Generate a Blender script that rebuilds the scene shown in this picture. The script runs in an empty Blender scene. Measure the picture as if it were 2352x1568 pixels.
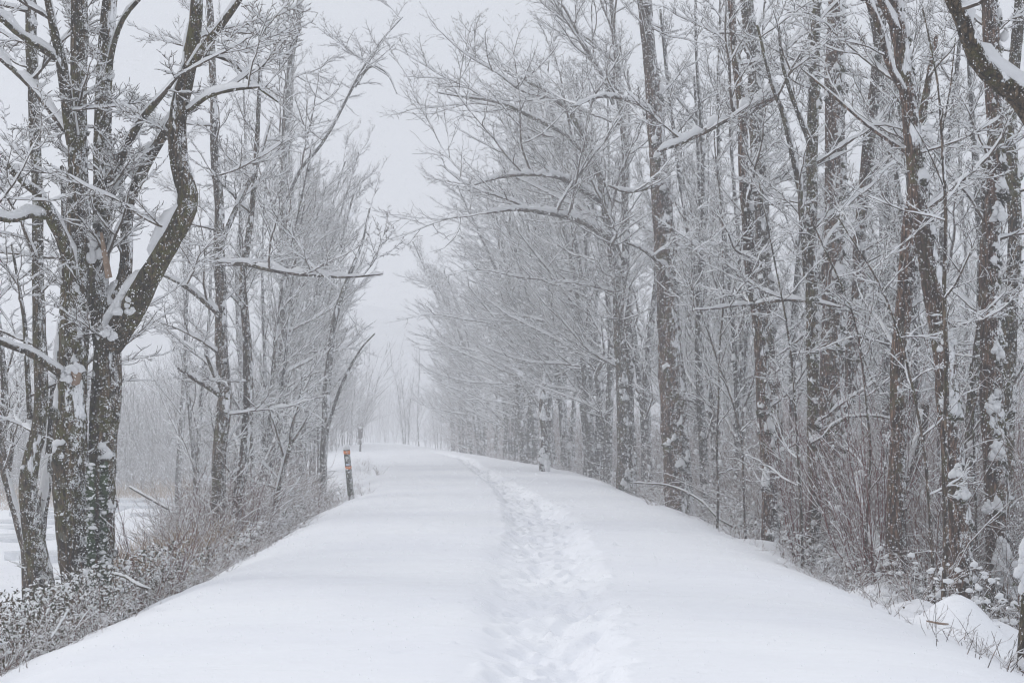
import bpy, math, numpy as np
from math import radians as R
D = bpy.data
scene = bpy.context.scene
COL = scene.collection

# ------------------------------------------------------------------ camera, sky, sun, exposure
CAM_Z = 1.6
PITCH = R(3.40)
FL = 3266.7                      # focal length in pixels of a 2352 px wide frame (50 mm lens)
cam_d = D.cameras.new("camera"); cam = D.objects.new("camera", cam_d); COL.objects.link(cam)
cam.location = (0, 0, CAM_Z); cam.rotation_euler = (R(90) + PITCH, 0, 0)
cam_d.lens = 50; cam_d.sensor_width = 36; cam_d.clip_start = 0.1; cam_d.clip_end = 3000
scene.camera = cam
cam_d.dof.use_dof = True; cam_d.dof.focus_distance = 27; cam_d.dof.aperture_fstop = 5.0

world = D.worlds.new("World"); scene.world = world; world.use_nodes = True
wn = world.node_tree; wn.nodes.clear()
wo = wn.nodes.new('ShaderNodeOutputWorld'); bg = wn.nodes.new('ShaderNodeBackground')
sky = wn.nodes.new('ShaderNodeTexSky'); sky.sky_type = 'NISHITA'; sky.sun_disc = False
SUN_EL, SUN_AZ = R(38), R(-118)
sky.sun_elevation = SUN_EL; sky.sun_rotation = SUN_AZ; sky.dust_density = 6; sky.air_density = 1.0
mixc = wn.nodes.new('ShaderNodeMix'); mixc.data_type = 'RGBA'; mixc.inputs[0].default_value = 0.93
mixc.inputs[7].default_value = (6.7, 7.0, 7.6, 1)      # closed cloud cover in front of the sky
wn.links.new(sky.outputs[0], mixc.inputs[6])
# overcast sky: brighter overhead than at the horizon
tc = wn.nodes.new('ShaderNodeTexCoord'); sz = wn.nodes.new('ShaderNodeSeparateXYZ'); mr = wn.nodes.new('ShaderNodeMapRange')
wn.links.new(tc.outputs['Generated'], sz.inputs[0]); wn.links.new(sz.outputs['Z'], mr.inputs[0]); mr.inputs[3].default_value = 1.08; mr.inputs[4].default_value = 1.32
vm = wn.nodes.new('ShaderNodeVectorMath'); vm.operation = 'SCALE'; wn.links.new(mixc.outputs[2], vm.inputs[0]); wn.links.new(mr.outputs[0], vm.inputs['Scale'])
wn.links.new(vm.outputs[0], bg.inputs[0])
bg.inputs[1].default_value = 0.1
wn.links.new(bg.outputs[0], wo.inputs[0])

sl = D.lights.new("sun", 'SUN'); sl.energy = 1.0; sl.angle = R(14); sl.color = (1.0, 0.98, 0.95)
so = D.objects.new("sun", sl); COL.objects.link(so)
so.rotation_euler = (R(52), 0, R(-118))          # light from the left and a little from behind the camera
scene.view_settings.view_transform = 'Standard'; scene.view_settings.look = 'None'
scene.view_settings.exposure = -0.1; scene.view_settings.gamma = 1
cy = scene.cycles
cy.max_bounces = 8; cy.diffuse_bounces = 6; cy.glossy_bounces = 1; cy.volume_bounces = 3; cy.transmission_bounces = 1
cy.transparent_max_bounces = 4; cy.filter_width = 1.1; cy.use_adaptive_sampling = False

# ------------------------------------------------------------------ small helpers
def rs(seed): return np.random.default_rng(seed)
def W(px, py, d):
    """point at distance d (along the trail) that lies in the direction (px,py) of the 2352x1568 frame"""
    a = (np.asarray(px, float) - 1176) / FL; b = (784 - np.asarray(py, float)) / FL
    c, s = math.cos(PITCH), math.sin(PITCH)
    dy = c - b * s; dz = s + b * c
    return np.stack([a / dy * d, np.ones_like(a) * d, CAM_Z + dz / dy * d], -1)

_T = rs(99).random((256, 256))
def vn(x, y, k=0):
    x = np.asarray(x, float) + 37.3 * k; y = np.asarray(y, float) + 17.7 * k
    xi = np.floor(x).astype(int); yi = np.floor(y).astype(int)
    fx = x - xi; fy = y - yi; fx = fx * fx * (3 - 2 * fx); fy = fy * fy * (3 - 2 * fy)
    g = lambda i, j: _T[i & 255, j & 255]
    return (g(xi, yi) * (1 - fx) * (1 - fy) + g(xi + 1, yi) * fx * (1 - fy) + g(xi, yi + 1) * (1 - fx) * fy + g(xi + 1, yi + 1) * fx * fy) * 2 - 1
def fbm(x, y, k=0, o=3):
    return sum(vn(x * 2 ** i, y * 2 ** i, k + i * 5) * .5 ** i for i in range(o))
def sstep(a, b, x): t = np.clip((x - a) / (b - a), 0, 1); return t * t * (3 - 2 * t)

class Geo:
    def __init__(s): s.v = []; s.q = []; s.t = []; s.n = 0
    def add(s, v, q=None, t=None):
        v = np.asarray(v, np.float32).reshape(-1, 3)
        if q is not None and len(q): s.q.append(np.asarray(q).reshape(-1, 4) + s.n)
        if t is not None and len(t): s.t.append(np.asarray(t).reshape(-1, 3) + s.n)
        s.v.append(v); s.n += len(v)
    def build(s, name, mat, parent=None, smooth=True, link=True, loc=None):
        me = D.meshes.new(name)
        v = np.concatenate(s.v) if s.v else np.zeros((0, 3), np.float32)
        if loc is not None: v = v - np.asarray(loc, np.float32)
        q = np.concatenate(s.q) if s.q else np.zeros((0, 4), int)
        t = np.concatenate(s.t) if s.t else np.zeros((0, 3), int)
        me.vertices.add(len(v)); me.vertices.foreach_set('co', v.ravel())
        li = np.concatenate([q.ravel(), t.ravel()]).astype(np.int32)
        me.loops.add(len(li)); me.loops.foreach_set('vertex_index', li)
        st = np.concatenate([np.arange(len(q)) * 4, len(q) * 4 + np.arange(len(t)) * 3]).astype(np.int32)
        me.polygons.add(len(st)); me.polygons.foreach_set('loop_start', st)
        me.polygons.foreach_set('use_smooth', np.full(len(st), smooth))
        me.materials.append(mat); me.update(calc_edges=True)
        o = D.objects.new(name, me)
        if link: COL.objects.link(o)
        if parent is not None: o.parent = parent
        return o

def tag(o, label=None, cat=None, group=None, kind=None):
    if label: o['label'] = label
    if cat: o['category'] = cat
    if group: o['group'] = group
    if kind: o['kind'] = kind
    return o
def empty(name, loc, label, cat, group=None):
    o = D.objects.new(name, None); COL.objects.link(o); o.location = loc; o.empty_display_size = .2
    return tag(o, label, cat, group)

def tubes(G, P, rad, s, ref=None, ry=None, off=None, lump=0, rng=None):
    """P (N,m,3) centre lines, rad (N,m) side radius, ry vertical radius, off offset along the upper normal"""
    N, m, _ = P.shape
    T = np.gradient(P, axis=1); T /= np.linalg.norm(T, axis=2, keepdims=True) + 1e-9
    if ref is None:
        S = np.cross(T, [0, 0, 1.0]); L = np.linalg.norm(S, axis=2, keepdims=True)
        S = np.where(L > 0.05, S / (L + 1e-9), np.array([1.0, 0, 0]))
    else:
        S = np.cross(np.asarray(ref, float), T); S /= np.linalg.norm(S, axis=2, keepdims=True) + 1e-9
    U = np.cross(S, T); U *= np.where(U[..., 2:3] < 0, -1, 1)
    C = P if off is None else P + U * off[..., None]
    ry = rad if ry is None else ry
    a = np.arange(s) / s * 2 * np.pi + (np.pi / 4 if s == 4 else np.pi / 2)
    ca, sa = np.cos(a), np.sin(a)
    f = np.ones((N, m, s)) if not lump else 1 + lump * (rng.random((N, m, s)) - .5) * 2
    V = C[:, :, None] + S[:, :, None] * (rad[..., None] * ca * f)[..., None] + U[:, :, None] * (ry[..., None] * sa * f)[..., None]
    i = np.arange(N)[:, None, None] * m * s; j = np.arange(m - 1)[None, :, None] * s; k = np.arange(s)[None, None]
    k2 = (k + 1) % s
    q = np.stack([i + j + k, i + j + k2, i + j + s + k2, i + j + s + k], -1)
    G.add(V, q)

def grow(rng, P0, Dr, L, n, curl=.15, trop=.05):
    N = len(P0); P = np.empty((N, n + 1, 3)); P[:, 0] = P0; d = Dr.copy()
    for i in range(n):
        d = d + rng.normal(0, curl, (N, 3)); d[:, 2] += trop
        d /= np.linalg.norm(d, axis=1, keepdims=True) + 1e-9
        P[:, i + 1] = P[:, i] + d * (L / n)[:, None]
    return P
def spawn(rng, P, rad, L, k, t0, ang, lf, flat=.6, tip=True, bias=None):
    N, m, _ = P.shape
    t = t0 + (1 - t0) * (np.arange(k)[None] + rng.random((N, k))) / k
    if tip: t[:, -1] = .97
    f = t * (m - 1); i = np.minimum(f.astype(int), m - 2); fr = (f - i)[..., None]
    n_ = np.arange(N)[:, None]
    A = P[n_, i]; B = P[n_, i + 1]; pos = A * (1 - fr) + B * fr
    T = B - A; T /= np.linalg.norm(T, axis=2, keepdims=True) + 1e-9
    S = np.cross(T, [0, 0, 1.0]); S /= np.linalg.norm(S, axis=2, keepdims=True) + 1e-6
    U = np.cross(S, T)
    side = np.where((np.arange(k)[None] + rng.integers(0, 2, (N, 1))) % 2 == 0, 0, np.pi)
    ph = side + rng.normal(0, flat, (N, k))
    an = rng.uniform(ang[0], ang[1], (N, k))
    if tip: an[:, -1] *= .3
    dr = T * np.cos(an)[..., None] + (S * np.cos(ph)[..., None] + U * np.sin(ph)[..., None]) * np.sin(an)[..., None]
    if bias is not None: dr = dr + np.asarray(bias)
    dr /= np.linalg.norm(dr, axis=2, keepdims=True)
    ln = L[:, None] * lf * (1.15 - .6 * t) * rng.uniform(.55, 1.25, (N, k))
    r = rad[n_, i]
    return pos.reshape(-1, 3), dr.reshape(-1, 3), ln.ravel(), r.ravel()
def taper(r0, n, e=.25): return r0[:, None] * (1 - (1 - e) * np.linspace(0, 1, n + 1)[None])

def snow_on(G, rng, P, rad, h, s=5, keep=.88, steep=.35, lump=.2):
    N, m, _ = P.shape
    T = np.gradient(P, axis=1); T /= np.linalg.norm(T, axis=2, keepdims=True) + 1e-9
    hf = np.sqrt(np.clip(1 - T[..., 2] ** 2, 0, 1))
    a = np.clip((hf - steep) / .4, 0, 1) * rng.uniform(.45, 1.35, (N, m)) * (rng.random((N, m)) < keep)
    a[:, 0] *= .5; a[:, -1] *= .2
    H = (h if np.ndim(h) == 2 else np.asarray(h).reshape(-1, 1)) * a
    side = np.where(a > .05, rad * .92 + .18 * H, 0); ver = H * .5 + rad * .35 * (a > .05)
    tubes(G, P, side, s, ry=ver, off=(rad * .55 + H * .42) * (a > .05), lump=lump, rng=rng)

_ico = {}
def ico(sub):
    if sub not in _ico:
        import bmesh
        b = bmesh.new(); bmesh.ops.create_icosphere(b, subdivisions=sub, radius=1)
        _ico[sub] = (np.array([v.co[:] for v in b.verts]), np.array([[v.index for v in f.verts] for f in b.faces])); b.free()
    return _ico[sub]
def blobs(G, rng, C, sx, sy, sz, sub=1, rough=.22, cone=.35, dirs=None):
    v, f = ico(sub); N = len(C)
    if not N: return
    w = rng.normal(0, 2.4, (N, 5, 3)); p_ = rng.uniform(0, 6.28, (N, 1, 5))
    lob = np.sin(np.einsum('vk,njk->nvj', v, w) + p_).sum(-1, keepdims=True) / 3
    V = v[None] * (1 + rough * (lob + .45 * rng.normal(0, 1, (N, len(v), 1)).clip(-1.6, 1.6)))
    c = 1 - cone * V[..., 2:3].clip(-1, 1)
    V = V * np.concatenate([c, c, np.ones_like(c)], -1)
    V = V * np.stack([sx, sy, sz], -1)[:, None]
    a = rng.uniform(0, 6.28, N) if dirs is None else dirs
    x = V[..., 0] * np.cos(a)[:, None] - V[..., 1] * np.sin(a)[:, None]; y = V[..., 0] * np.sin(a)[:, None] + V[..., 1] * np.cos(a)[:, None]
    V = np.stack([x, y, V[..., 2]], -1) + C[:, None]
    G.add(V, t=f[None] + (np.arange(N) * len(v))[:, None, None])

# ------------------------------------------------------------------ materials
def nt(name):
    m = D.materials.new(name); m.use_nodes = True; t = m.node_tree; b = t.nodes['Principled BSDF']
    return m, t, b
def N_(t, ty, **k):
    n = t.nodes.new(ty)
    for a, v in k.items():
        if a in n.inputs.keys() if isinstance(a, str) else False: n.inputs[a].default_value = v
        else: setattr(n, a, v)
    return n
def noise(t, vec, scale, detail=4, rough=.55):
    n = t.nodes.new('ShaderNodeTexNoise'); n.inputs['Scale'].default_value = scale; n.inputs['Detail'].default_value = detail; n.inputs['Roughness'].default_value = rough
    if vec: t.links.new(vec, n.inputs['Vector'])
    return n.outputs['Fac']
def mrange(t, x, a, b, c=0, d=1):
    n = t.nodes.new('ShaderNodeMapRange'); n.interpolation_type = 'SMOOTHSTEP'; t.links.new(x, n.inputs[0])
    for i, v in zip((1, 2, 3, 4), (a, b, c, d)): n.inputs[i].default_value = v
    return n.outputs[0]
def mth(t, op, a, b=None):
    n = t.nodes.new('ShaderNodeMath'); n.operation = op
    for i, v in ((0, a), (1, b)):
        if v is None: continue
        if isinstance(v, (int, float)): n.inputs[i].default_value = v
        else: t.links.new(v, n.inputs[i])
    return n.outputs[0]
def mix(t, f, a, b):
    n = t.nodes.new('ShaderNodeMix'); n.data_type = 'RGBA'
    if isinstance(f, (int, float)): n.inputs[0].default_value = f
    else: t.links.new(f, n.inputs[0])
    for i, v in ((6, a), (7, b)):
        if isinstance(v, tuple): n.inputs[i].default_value = (*v, 1)
        else: t.links.new(v, n.inputs[i])
    return n.outputs[2]
def mapping(t, sc):
    c = t.nodes.new('ShaderNodeTexCoord'); m = t.nodes.new('ShaderNodeMapping'); m.inputs['Scale'].default_value = sc
    t.links.new(c.outputs['Object'], m.inputs['Vector']); return m.outputs[0]
def bump(t, b, h, st, dist):
    n = t.nodes.new('ShaderNodeBump'); n.inputs['Strength'].default_value = st; n.inputs['Distance'].default_value = dist
    t.links.new(h, n.inputs['Height']); t.links.new(n.outputs[0], b.inputs['Normal'])
SNOW = (.93, .94, .96)
def mat_snow(name, kind):
    m, t, b = nt(name); b.inputs['Roughness'].default_value = .75; b.inputs['Specular IOR Level'].default_value = .2
    if kind == 'ground':
        v = mapping(t, (.55, 2.6, 1)); n1 = noise(t, v, 1.6, 5, .6)
        v2 = mapping(t, (1, 1, 1)); n2 = noise(t, v2, 60, 2)
        v3 = mapping(t, (.3, 5, 1)); n3 = noise(t, v3, 3, 3)
        h = mth(t, 'ADD', mth(t, 'ADD', n1, mth(t, 'MULTIPLY', n2, .05)), mth(t, 'MULTIPLY', n3, .25))
        bump(t, b, h, .8, .06)
        t.links.new(mix(t, mrange(t, noise(t, v2, .35, 3), .3, .7), SNOW, (.885, .895, .93)), b.inputs['Base Color'])
    else:
        v2 = mapping(t, (1, 1, 1)); bump(t, b, noise(t, v2, 22, 3), .35, .02)
        b.inputs['Base Color'].default_value = (.96, .968, .98, 1)
        tl = t.nodes.new('ShaderNodeBsdfTranslucent'); tl.inputs[0].default_value = (.96, .97, .98, 1); ms = t.nodes.new('ShaderNodeMixShader'); ms.inputs[0].default_value = .3
        t.links.new(b.outputs[0], ms.inputs[1]); t.links.new(tl.outputs[0], ms.inputs[2]); t.links.new(ms.outputs[0], t.nodes['Material Output'].inputs[0])
    return m
def mat_bark(name, c1, c2, moss=.5, fleck=.5, mosscol=(.085, .08, .02)):
    m, t, b = nt(name); b.inputs['Roughness'].default_value = .9; b.inputs['Specular IOR Level'].default_value = .15
    v = mapping(t, (1, 1, .22)); o = mapping(t, (1, 1, 1))
    n = noise(t, v, 24, 5, .65); big = noise(t, o, 1.3, 3)
    vo = t.nodes.new('ShaderNodeTexVoronoi'); vo.feature = 'DISTANCE_TO_EDGE'; vo.inputs['Scale'].default_value = 26; t.links.new(v, vo.inputs['Vector'])
    fis = mrange(t, vo.outputs['Distance'], 0, .22)
    base = mix(t, mrange(t, n, .41, .60), c1, c2)
    base = mix(t, mth(t, 'MULTIPLY', mth(t, 'SUBTRACT', 1.0, fis), .6), base, tuple(x * .35 for x in c1))
    mm = mth(t, 'MULTIPLY', mrange(t, big, .58 - .16 * moss, .72 - .14 * moss), mrange(t, noise(t, o, 14, 4), .4, .6))
    base = mix(t, mth(t, 'MULTIPLY', mm, .85), base, mosscol)
    lich = mrange(t, noise(t, o, 7, 4), .60, .68)
    base = mix(t, mth(t, 'MULTIPLY', lich, .4), base, (.22, .22, .20))
    base = mix(t, mth(t, 'MULTIPLY', mrange(t, noise(t, mapping(t, (1, 1, .12)), 2.2, 3), .5, .62), .55), base, tuple(x * .5 for x in c1))
    # snow driven on to the bark
    g = t.nodes.new('ShaderNodeNewGeometry'); dt = t.nodes.new('ShaderNodeVectorMath'); dt.operation = 'DOT_PRODUCT'
    t.links.new(g.outputs['Normal'], dt.inputs[0]); dt.inputs[1].default_value = (.62, -.45, .65)
    f1 = noise(t, o, 9, 5, .7); f2 = noise(t, o, 75, 2, .6)
    k = mth(t, 'ADD', mth(t, 'ADD', mth(t, 'MULTIPLY', f1, .6), mth(t, 'MULTIPLY', f2, .55)), mth(t, 'MULTIPLY', dt.outputs['Value'], .17))
    sn = mrange(t, k, .80 - .12 * fleck, .84 - .12 * fleck)
    v3 = mapping(t, (1, 1, .38)); f3 = noise(t, v3, 4.5, 8, .72); f4 = noise(t, o, .8, 2)
    k2 = mth(t, 'ADD', mth(t, 'ADD', f3, mth(t, 'MULTIPLY', dt.outputs['Value'], .13)), mth(t, 'MULTIPLY', f4, .25))
    sn = mth(t, 'MAXIMUM', sn, mrange(t, k2, .84 - .10 * fleck, .865 - .10 * fleck))
    t.links.new(mix(t, sn, base, SNOW), b.inputs['Base Color'])
    bump(t, b, mth(t, 'ADD', mth(t, 'ADD', fis, n), mth(t, 'MULTIPLY', sn, .8)), .8, .02)
    return m
def mat_twig(name, c1, c2, lo=-.15, hi=.25, gap=.9):
    m, t, b = nt(name); b.inputs['Roughness'].default_value = .85; b.inputs['Specular IOR Level'].default_value = .15
    o = mapping(t, (1, 1, 1)); g = t.nodes.new('ShaderNodeNewGeometry'); sp = t.nodes.new('ShaderNodeSeparateXYZ'); t.links.new(g.outputs['Normal'], sp.inputs[0])
    k = mth(t, 'ADD', sp.outputs['Z'], mth(t, 'MULTIPLY', mth(t, 'SUBTRACT', noise(t, o, 6, 3), .5), gap * 2))
    base = mix(t, mrange(t, noise(t, o, 3, 3), .35, .65), c1, c2)
    t.links.new(mix(t, mrange(t, k, lo, hi), base, (.96, .968, .98)), b.inputs['Base Color'])
    return m
def mat_plain(name, c1, c2, sc=20, rough=.8):
    m, t, b = nt(name); b.inputs['Roughness'].default_value = rough
    o = mapping(t, (1, 1, 1)); t.links.new(mix(t, mrange(t, noise(t, o, sc, 4), .35, .65), c1, c2), b.inputs['Base Color']); return m
M_GSNOW = mat_snow('ground_snow', 'ground'); M_SNOW = mat_snow('lying_snow', 'cap')
M_BARK = mat_bark('grey_brown_bark', (.030, .020, .014), (.18, .125, .086), .6, .6)
M_BARKR = mat_bark('red_brown_bark', (.038, .020, .013), (.22, .135, .092), .45, .74)
M_BARKF = mat_bark('far_bark', (.036, .030, .025), (.115, .095, .08), .4, .9)
M_BARKM = mat_bark('mossy_bark', (.026, .018, .012), (.16, .112, .068), 1.0, .6)
M_BARE = mat_plain('bare_wood', (.20, .13, .085), (.30, .21, .15), 9)
M_TWIG = mat_twig('snowy_twigs', (.05, .036, .027), (.10, .072, .052), -.1, .22)
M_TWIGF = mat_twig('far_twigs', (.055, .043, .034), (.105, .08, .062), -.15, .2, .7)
M_THICK = mat_twig('thicket_twigs', (.075, .030, .020), (.18, .088, .052), .35, .75, 1.0)
M_RED = mat_twig('red_twigs', (.10, .028, .025), (.15, .05, .04), .45, .85, .9)
M_GRASS = mat_twig('dry_grass', (.30, .20, .11), (.42, .29, .17), .4, .85, 1.1)
M_LEAF = mat_twig('bramble_leaves', (.045, .055, .028), (.11, .07, .045), .25, .6, .9)
M_IVY = mat_twig('ivy_leaves', (.03, .055, .025), (.05, .075, .03), .45, .8, .8)
M_MOSS = mat_bark('moss_lumps', (.025, .022, .015), (.065, .055, .03), 1.0, .8)

# ------------------------------------------------------------------ the lie of the land
_cy = np.array([-60, 0, 25, 40, 55, 68, 92, 115, 134, 160, 200, 500.]); _cx = np.array([0, 0, 0, -.55, -1.6, -3.1, -7.0, -10.4, -13.2, -17.5, -23, -23.])
_fy = np.arange(-60, 500, .5); _fx = np.interp(_fy, _cy, _cx); _k = np.hanning(41); _k /= _k.sum()
_fx = np.convolve(np.pad(_fx, 20, 'edge'), _k, 'valid')
def cpath(y): return np.interp(y, _fy, _fx)
_u = np.linspace(0, 60, 3001)
def prof(us, sl): s = np.interp(_u, us, sl); return -np.concatenate([[0], np.cumsum((s[1:] + s[:-1]) / 2 * np.diff(_u))])
_pr = prof([0, 2.3, 3.1, 3.8, 4.3, 5.0, 5.8, 8, 12, 20, 60], [0, .035, .13, .42, .46, .34, .13, .06, .05, .01, 0])
_pl = prof([0, 2.3, 3.0, 3.8, 4.5, 6, 7.5, 9, 12, 14, 60], [0, .035, .13, .46, .56, .5, .32, .14, .03, 0, 0])
def warp(u): return 1 / (1 + (np.abs(u) / 70) ** 4)
MOUNDS = [(4.78, 15.2, .50, .42, .5), (4.85, 16.8, .34, .36, .4), (4.9, 18.6, .36, .4, .5), (5.35, 15.9, .34, .5, .5), (5.2, 13.3, .22, .6, .6), (6.4, 16.0, .3, .5, .5), (4.6, 24.5, .25, .5, .6), (4.7, 29, .22, .5, .8)]
def height(x, y):
    x = np.asarray(x, float); y = np.asarray(y, float)
    u = x - cpath(y)
    u = np.where(np.abs(u) < 120, x - cpath(y) * warp(u), x)
    ue = np.where(u < 0, u * (1 - .34 * sstep(42, 62, y)), u * (1 - .12 * sstep(30, 60, y)))
    edge = .18 * vn(y * .23, 3.3, 2) + .07 * vn(y * .9, 1.1, 3)
    au = np.maximum(np.abs(ue) - edge * sstep(2, 3.4, np.abs(ue)), 0)
    z = np.where(ue > 0, np.interp(au, _u, _pr), np.interp(au, _u, _pl))
    off = sstep(4.2, 7, np.abs(u))
    z = z + off * .16 * fbm(x * .6, y * .6, 7) + sstep(8, 30, np.abs(u)) * .25 * vn(x * .06, y * .06, 9)
    z = z + .02 * vn(x * .35, y * .12, 11)
    z = z - np.clip((y - 138) * .016, 0, 2.2) * (np.abs(u) < 400)
    for mx, my, h, sx, sy in MOUNDS: z = z + h * np.exp(-((x - mx) / sx) ** 2 - ((y - my) / sy) ** 2)
    return z
def hz(x, y): return float(height(np.array([x]), np.array([y]))[0])

# grid: fine on the trail
def seg(a, b, s): return np.arange(a, b, s)
U = np.concatenate([-np.geomspace(430, 10, 46), seg(-9.8, -4.4, .14), seg(-4.4, -.9, .07), seg(-.9, 1.9, .024), seg(1.9, 4.4, .06), seg(4.4, 9.8, .12), np.geomspace(10, 430, 46)])
yy = [4.5]
while yy[-1] < 150: yy.append(yy[-1] + max(.018, .021 * (yy[-1] / 9) ** 1.45))
Y = np.concatenate([np.linspace(-28, 4.2, 40), yy, np.geomspace(151.5, 440, 60)])
UU, YY = np.meshgrid(U, Y)
XX = UU + cpath(YY) * warp(UU)
ZZ = height(XX, YY)
# trodden trail: band centre and half width by distance
by = np.array([0, 7, 9, 12, 16.2, 23.5, 32, 43, 55, 72, 90, 110, 134])
bc = np.array([.18, .2, .24, .32, .42, .52, .22, -.5, -1.35, -2.4, -4.9, -8.2, -12.2])
bw = np.array([.40, .40, .42, .44, .52, .55, .44, .32, .28, .34, .30, .28, .25])
def bandx(y): return np.interp(y, by, bc)
cb = bandx(YY); wb = np.interp(YY, by, bw)
e = (XX - cb) / (wb * (1 + .12 * vn(YY * 1.3, 0 * YY, 21)))
near = sstep(150, 90, YY)
amp = .85 + .25 * vn(XX * .9, YY * .7, 5)
ZZ += .018 * vn(XX * .45, YY * 2.6 + XX * .5, 63) * sstep(34, 20, YY) * sstep(4.6, 3.6, np.abs(UU)) + .007 * vn(XX * 1.1, YY * 6, 64) * sstep(20, 12, YY)
ZZ += (.05 * vn(XX * 1.6, YY * 1.3, 65) + .03 * vn(XX * 4, YY * 3.1, 66)) * np.exp(-((np.abs(UU) - 4.2) / .55) ** 2)
ZZ -= .15 * amp * np.exp(-np.abs(e) ** 3.6) * near
ZZ += .02 * np.exp(-((np.abs(e) - 1.2) / .16) ** 2) * near * (.6 + .7 * vn(XX * 2.2, YY * 1.9, 61))
# wide smooth drag line on the left side of the band
ZZ -= .07 * np.exp(-((XX - cb + wb * 1.15) / .16) ** 2) * (.6 + .5 * vn(YY * .8, 0 * YY, 31)) * sstep(26, 14, YY)
ins = np.exp(-np.abs(e) ** 4) * near
ZZ += ins * (.045 * fbm(XX * 2.6, YY * 2.0, 41, 3) + .008 * fbm(XX * 11, YY * 9, 45, 2))
rg = rs(5)
def stamp(x0, y0, a, l, w, dep, rim):
    r = l * 1.9; i0, i1 = np.searchsorted(Y, [y0 - r, y0 + r]); c0 = x0 - cpath(y0) * 1.0
    j0, j1 = np.searchsorted(U, [c0 - r, c0 + r]); sl_ = (slice(i0, i1), slice(j0, j1))
    dx = XX[sl_] - x0; dy = YY[sl_] - y0
    p = (dx * math.cos(a) + dy * math.sin(a)) / w; q = (-dx * math.sin(a) + dy * math.cos(a)) / l
    rr = np.sqrt(p * p + q * q)
    ZZ[sl_] += -dep * np.exp(-(rr / .88) ** 3) + rim * np.exp(-((rr - 1.18) / .28) ** 2) * (.5 + .8 * vn(dx * 9 + x0 * 7, dy * 9 + y0 * 5, 51))
for track in range(5):
    y = 5.0 + rg.random() * .5; sd = 1
    offs = (-.72, -.2, .25, .62, .8)[track]
    while y < 110:
        w0 = float(np.interp(y, by, bw)); x = float(bandx(y)) + offs * w0 + sd * .07 + rg.normal(0, .05)
        stamp(x, y, rg.normal(0, .2), rg.uniform(.14, .23), rg.uniform(.09, .15), rg.uniform(.03, .08) * (1 if y < 30 else .8), rg.uniform(.008, .025))
        y += rg.uniform(.3, .62); sd = -sd
for _ in range(700):       # kicked-up crumbs and chunks
    y = 5 + 40 * rg.random() ** 1.6; x = float(bandx(y)) + rg.normal(0, .55) * float(np.interp(y, by, bw)) * 1.3
    s_ = rg.uniform(.025, .07); stamp(x, y, rg.random() * 3, s_, s_ * .8, -rg.uniform(.008, .03), 0)
# two side tracks to the right, one to the left in the distance
for (xa, xb, y0, dy) in ((.8, 2.5, 28.5, .5), (1.3, 3.5, 22.3, -.3), (.9, 1.6, 19.5, .2)):
    x = xa
    while x < xb:
        stamp(x, y0 + dy * (x - xa) / (xb - xa) + rg.normal(0, .09), 1.4 + rg.normal(0, .3), rg.uniform(.14, .24), rg.uniform(.09, .14), rg.uniform(.03, .06), .022); x += rg.uniform(.12, .24)
for (px, py) in ((1030, 1243), (1040, 1259), (1020, 1281), (1022, 1307), (990, 1345), (985, 1382), (1000, 1330), (960, 1425), (930, 1485), (1120, 1255), (1045, 1335), (905, 1210)):   # little marks of snow dropped from branches
    d = CAM_Z * FL / (py - 978); x = (px - 1176) / FL * d; stamp(x, d, 1.57 + rg.normal(0, .1), .10, .05, .02, .012)
for _ in range(130):     # pits and crumbs under the trees
    y = 7 + 40 * rg.random() ** 1.4; x = float(cpath(y)) + rg.uniform(-3.6, 3.6); s_ = rg.uniform(.02, .06)
    stamp(x, y, rg.random() * 3, s_ * 1.3, s_, rg.choice([-1, 1]) * rg.uniform(.006, .02), 0)
# hummocks and wind lips at the foot of the right shoulder
ny, nx = XX.shape
idx = np.arange(ny * nx).reshape(ny, nx)
V = np.stack([XX, YY, ZZ], -1)
gx = np.gradient(V, axis=1); gy = np.gradient(V, axis=0); NR = np.cross(gx, gy); NR /= np.linalg.norm(NR, axis=2, keepdims=True)
def sheet(name, j0, j1, parent=None):
    g = Geo(); ii = np.arange(ny * (j1 - j0)).reshape(ny, j1 - j0)
    g.add(V[:, j0:j1], np.stack([ii[:-1, :-1], ii[:-1, 1:], ii[1:, 1:], ii[1:, :-1]], -1))
    return g, NR[:, j0:j1].reshape(-1, 3)
jl = int(np.searchsorted(U, -4.0)); jr = int(np.searchsorted(U, 4.0))
g, n_ = sheet('path', jl, jr + 1); o = g.build('snowy_path', M_GSNOW); o.data.normals_split_custom_set_from_vertices(n_); tag(o, kind='structure', label='snow covered trail with a trodden line of footprints')
gl, nl = sheet('l', 0, jl + 1); gr_, nr_ = sheet('r', jr, nx)
g = Geo(); g.v = gl.v + gr_.v; g.q = gl.q + [gr_.q[0] + gl.n]; g.n = gl.n + gr_.n
o = g.build('ground', M_GSNOW); o.data.normals_split_custom_set_from_vertices(np.concatenate([nl, nr_])); tag(o, kind='structure', label='snow covered banks and forest floor')

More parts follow.
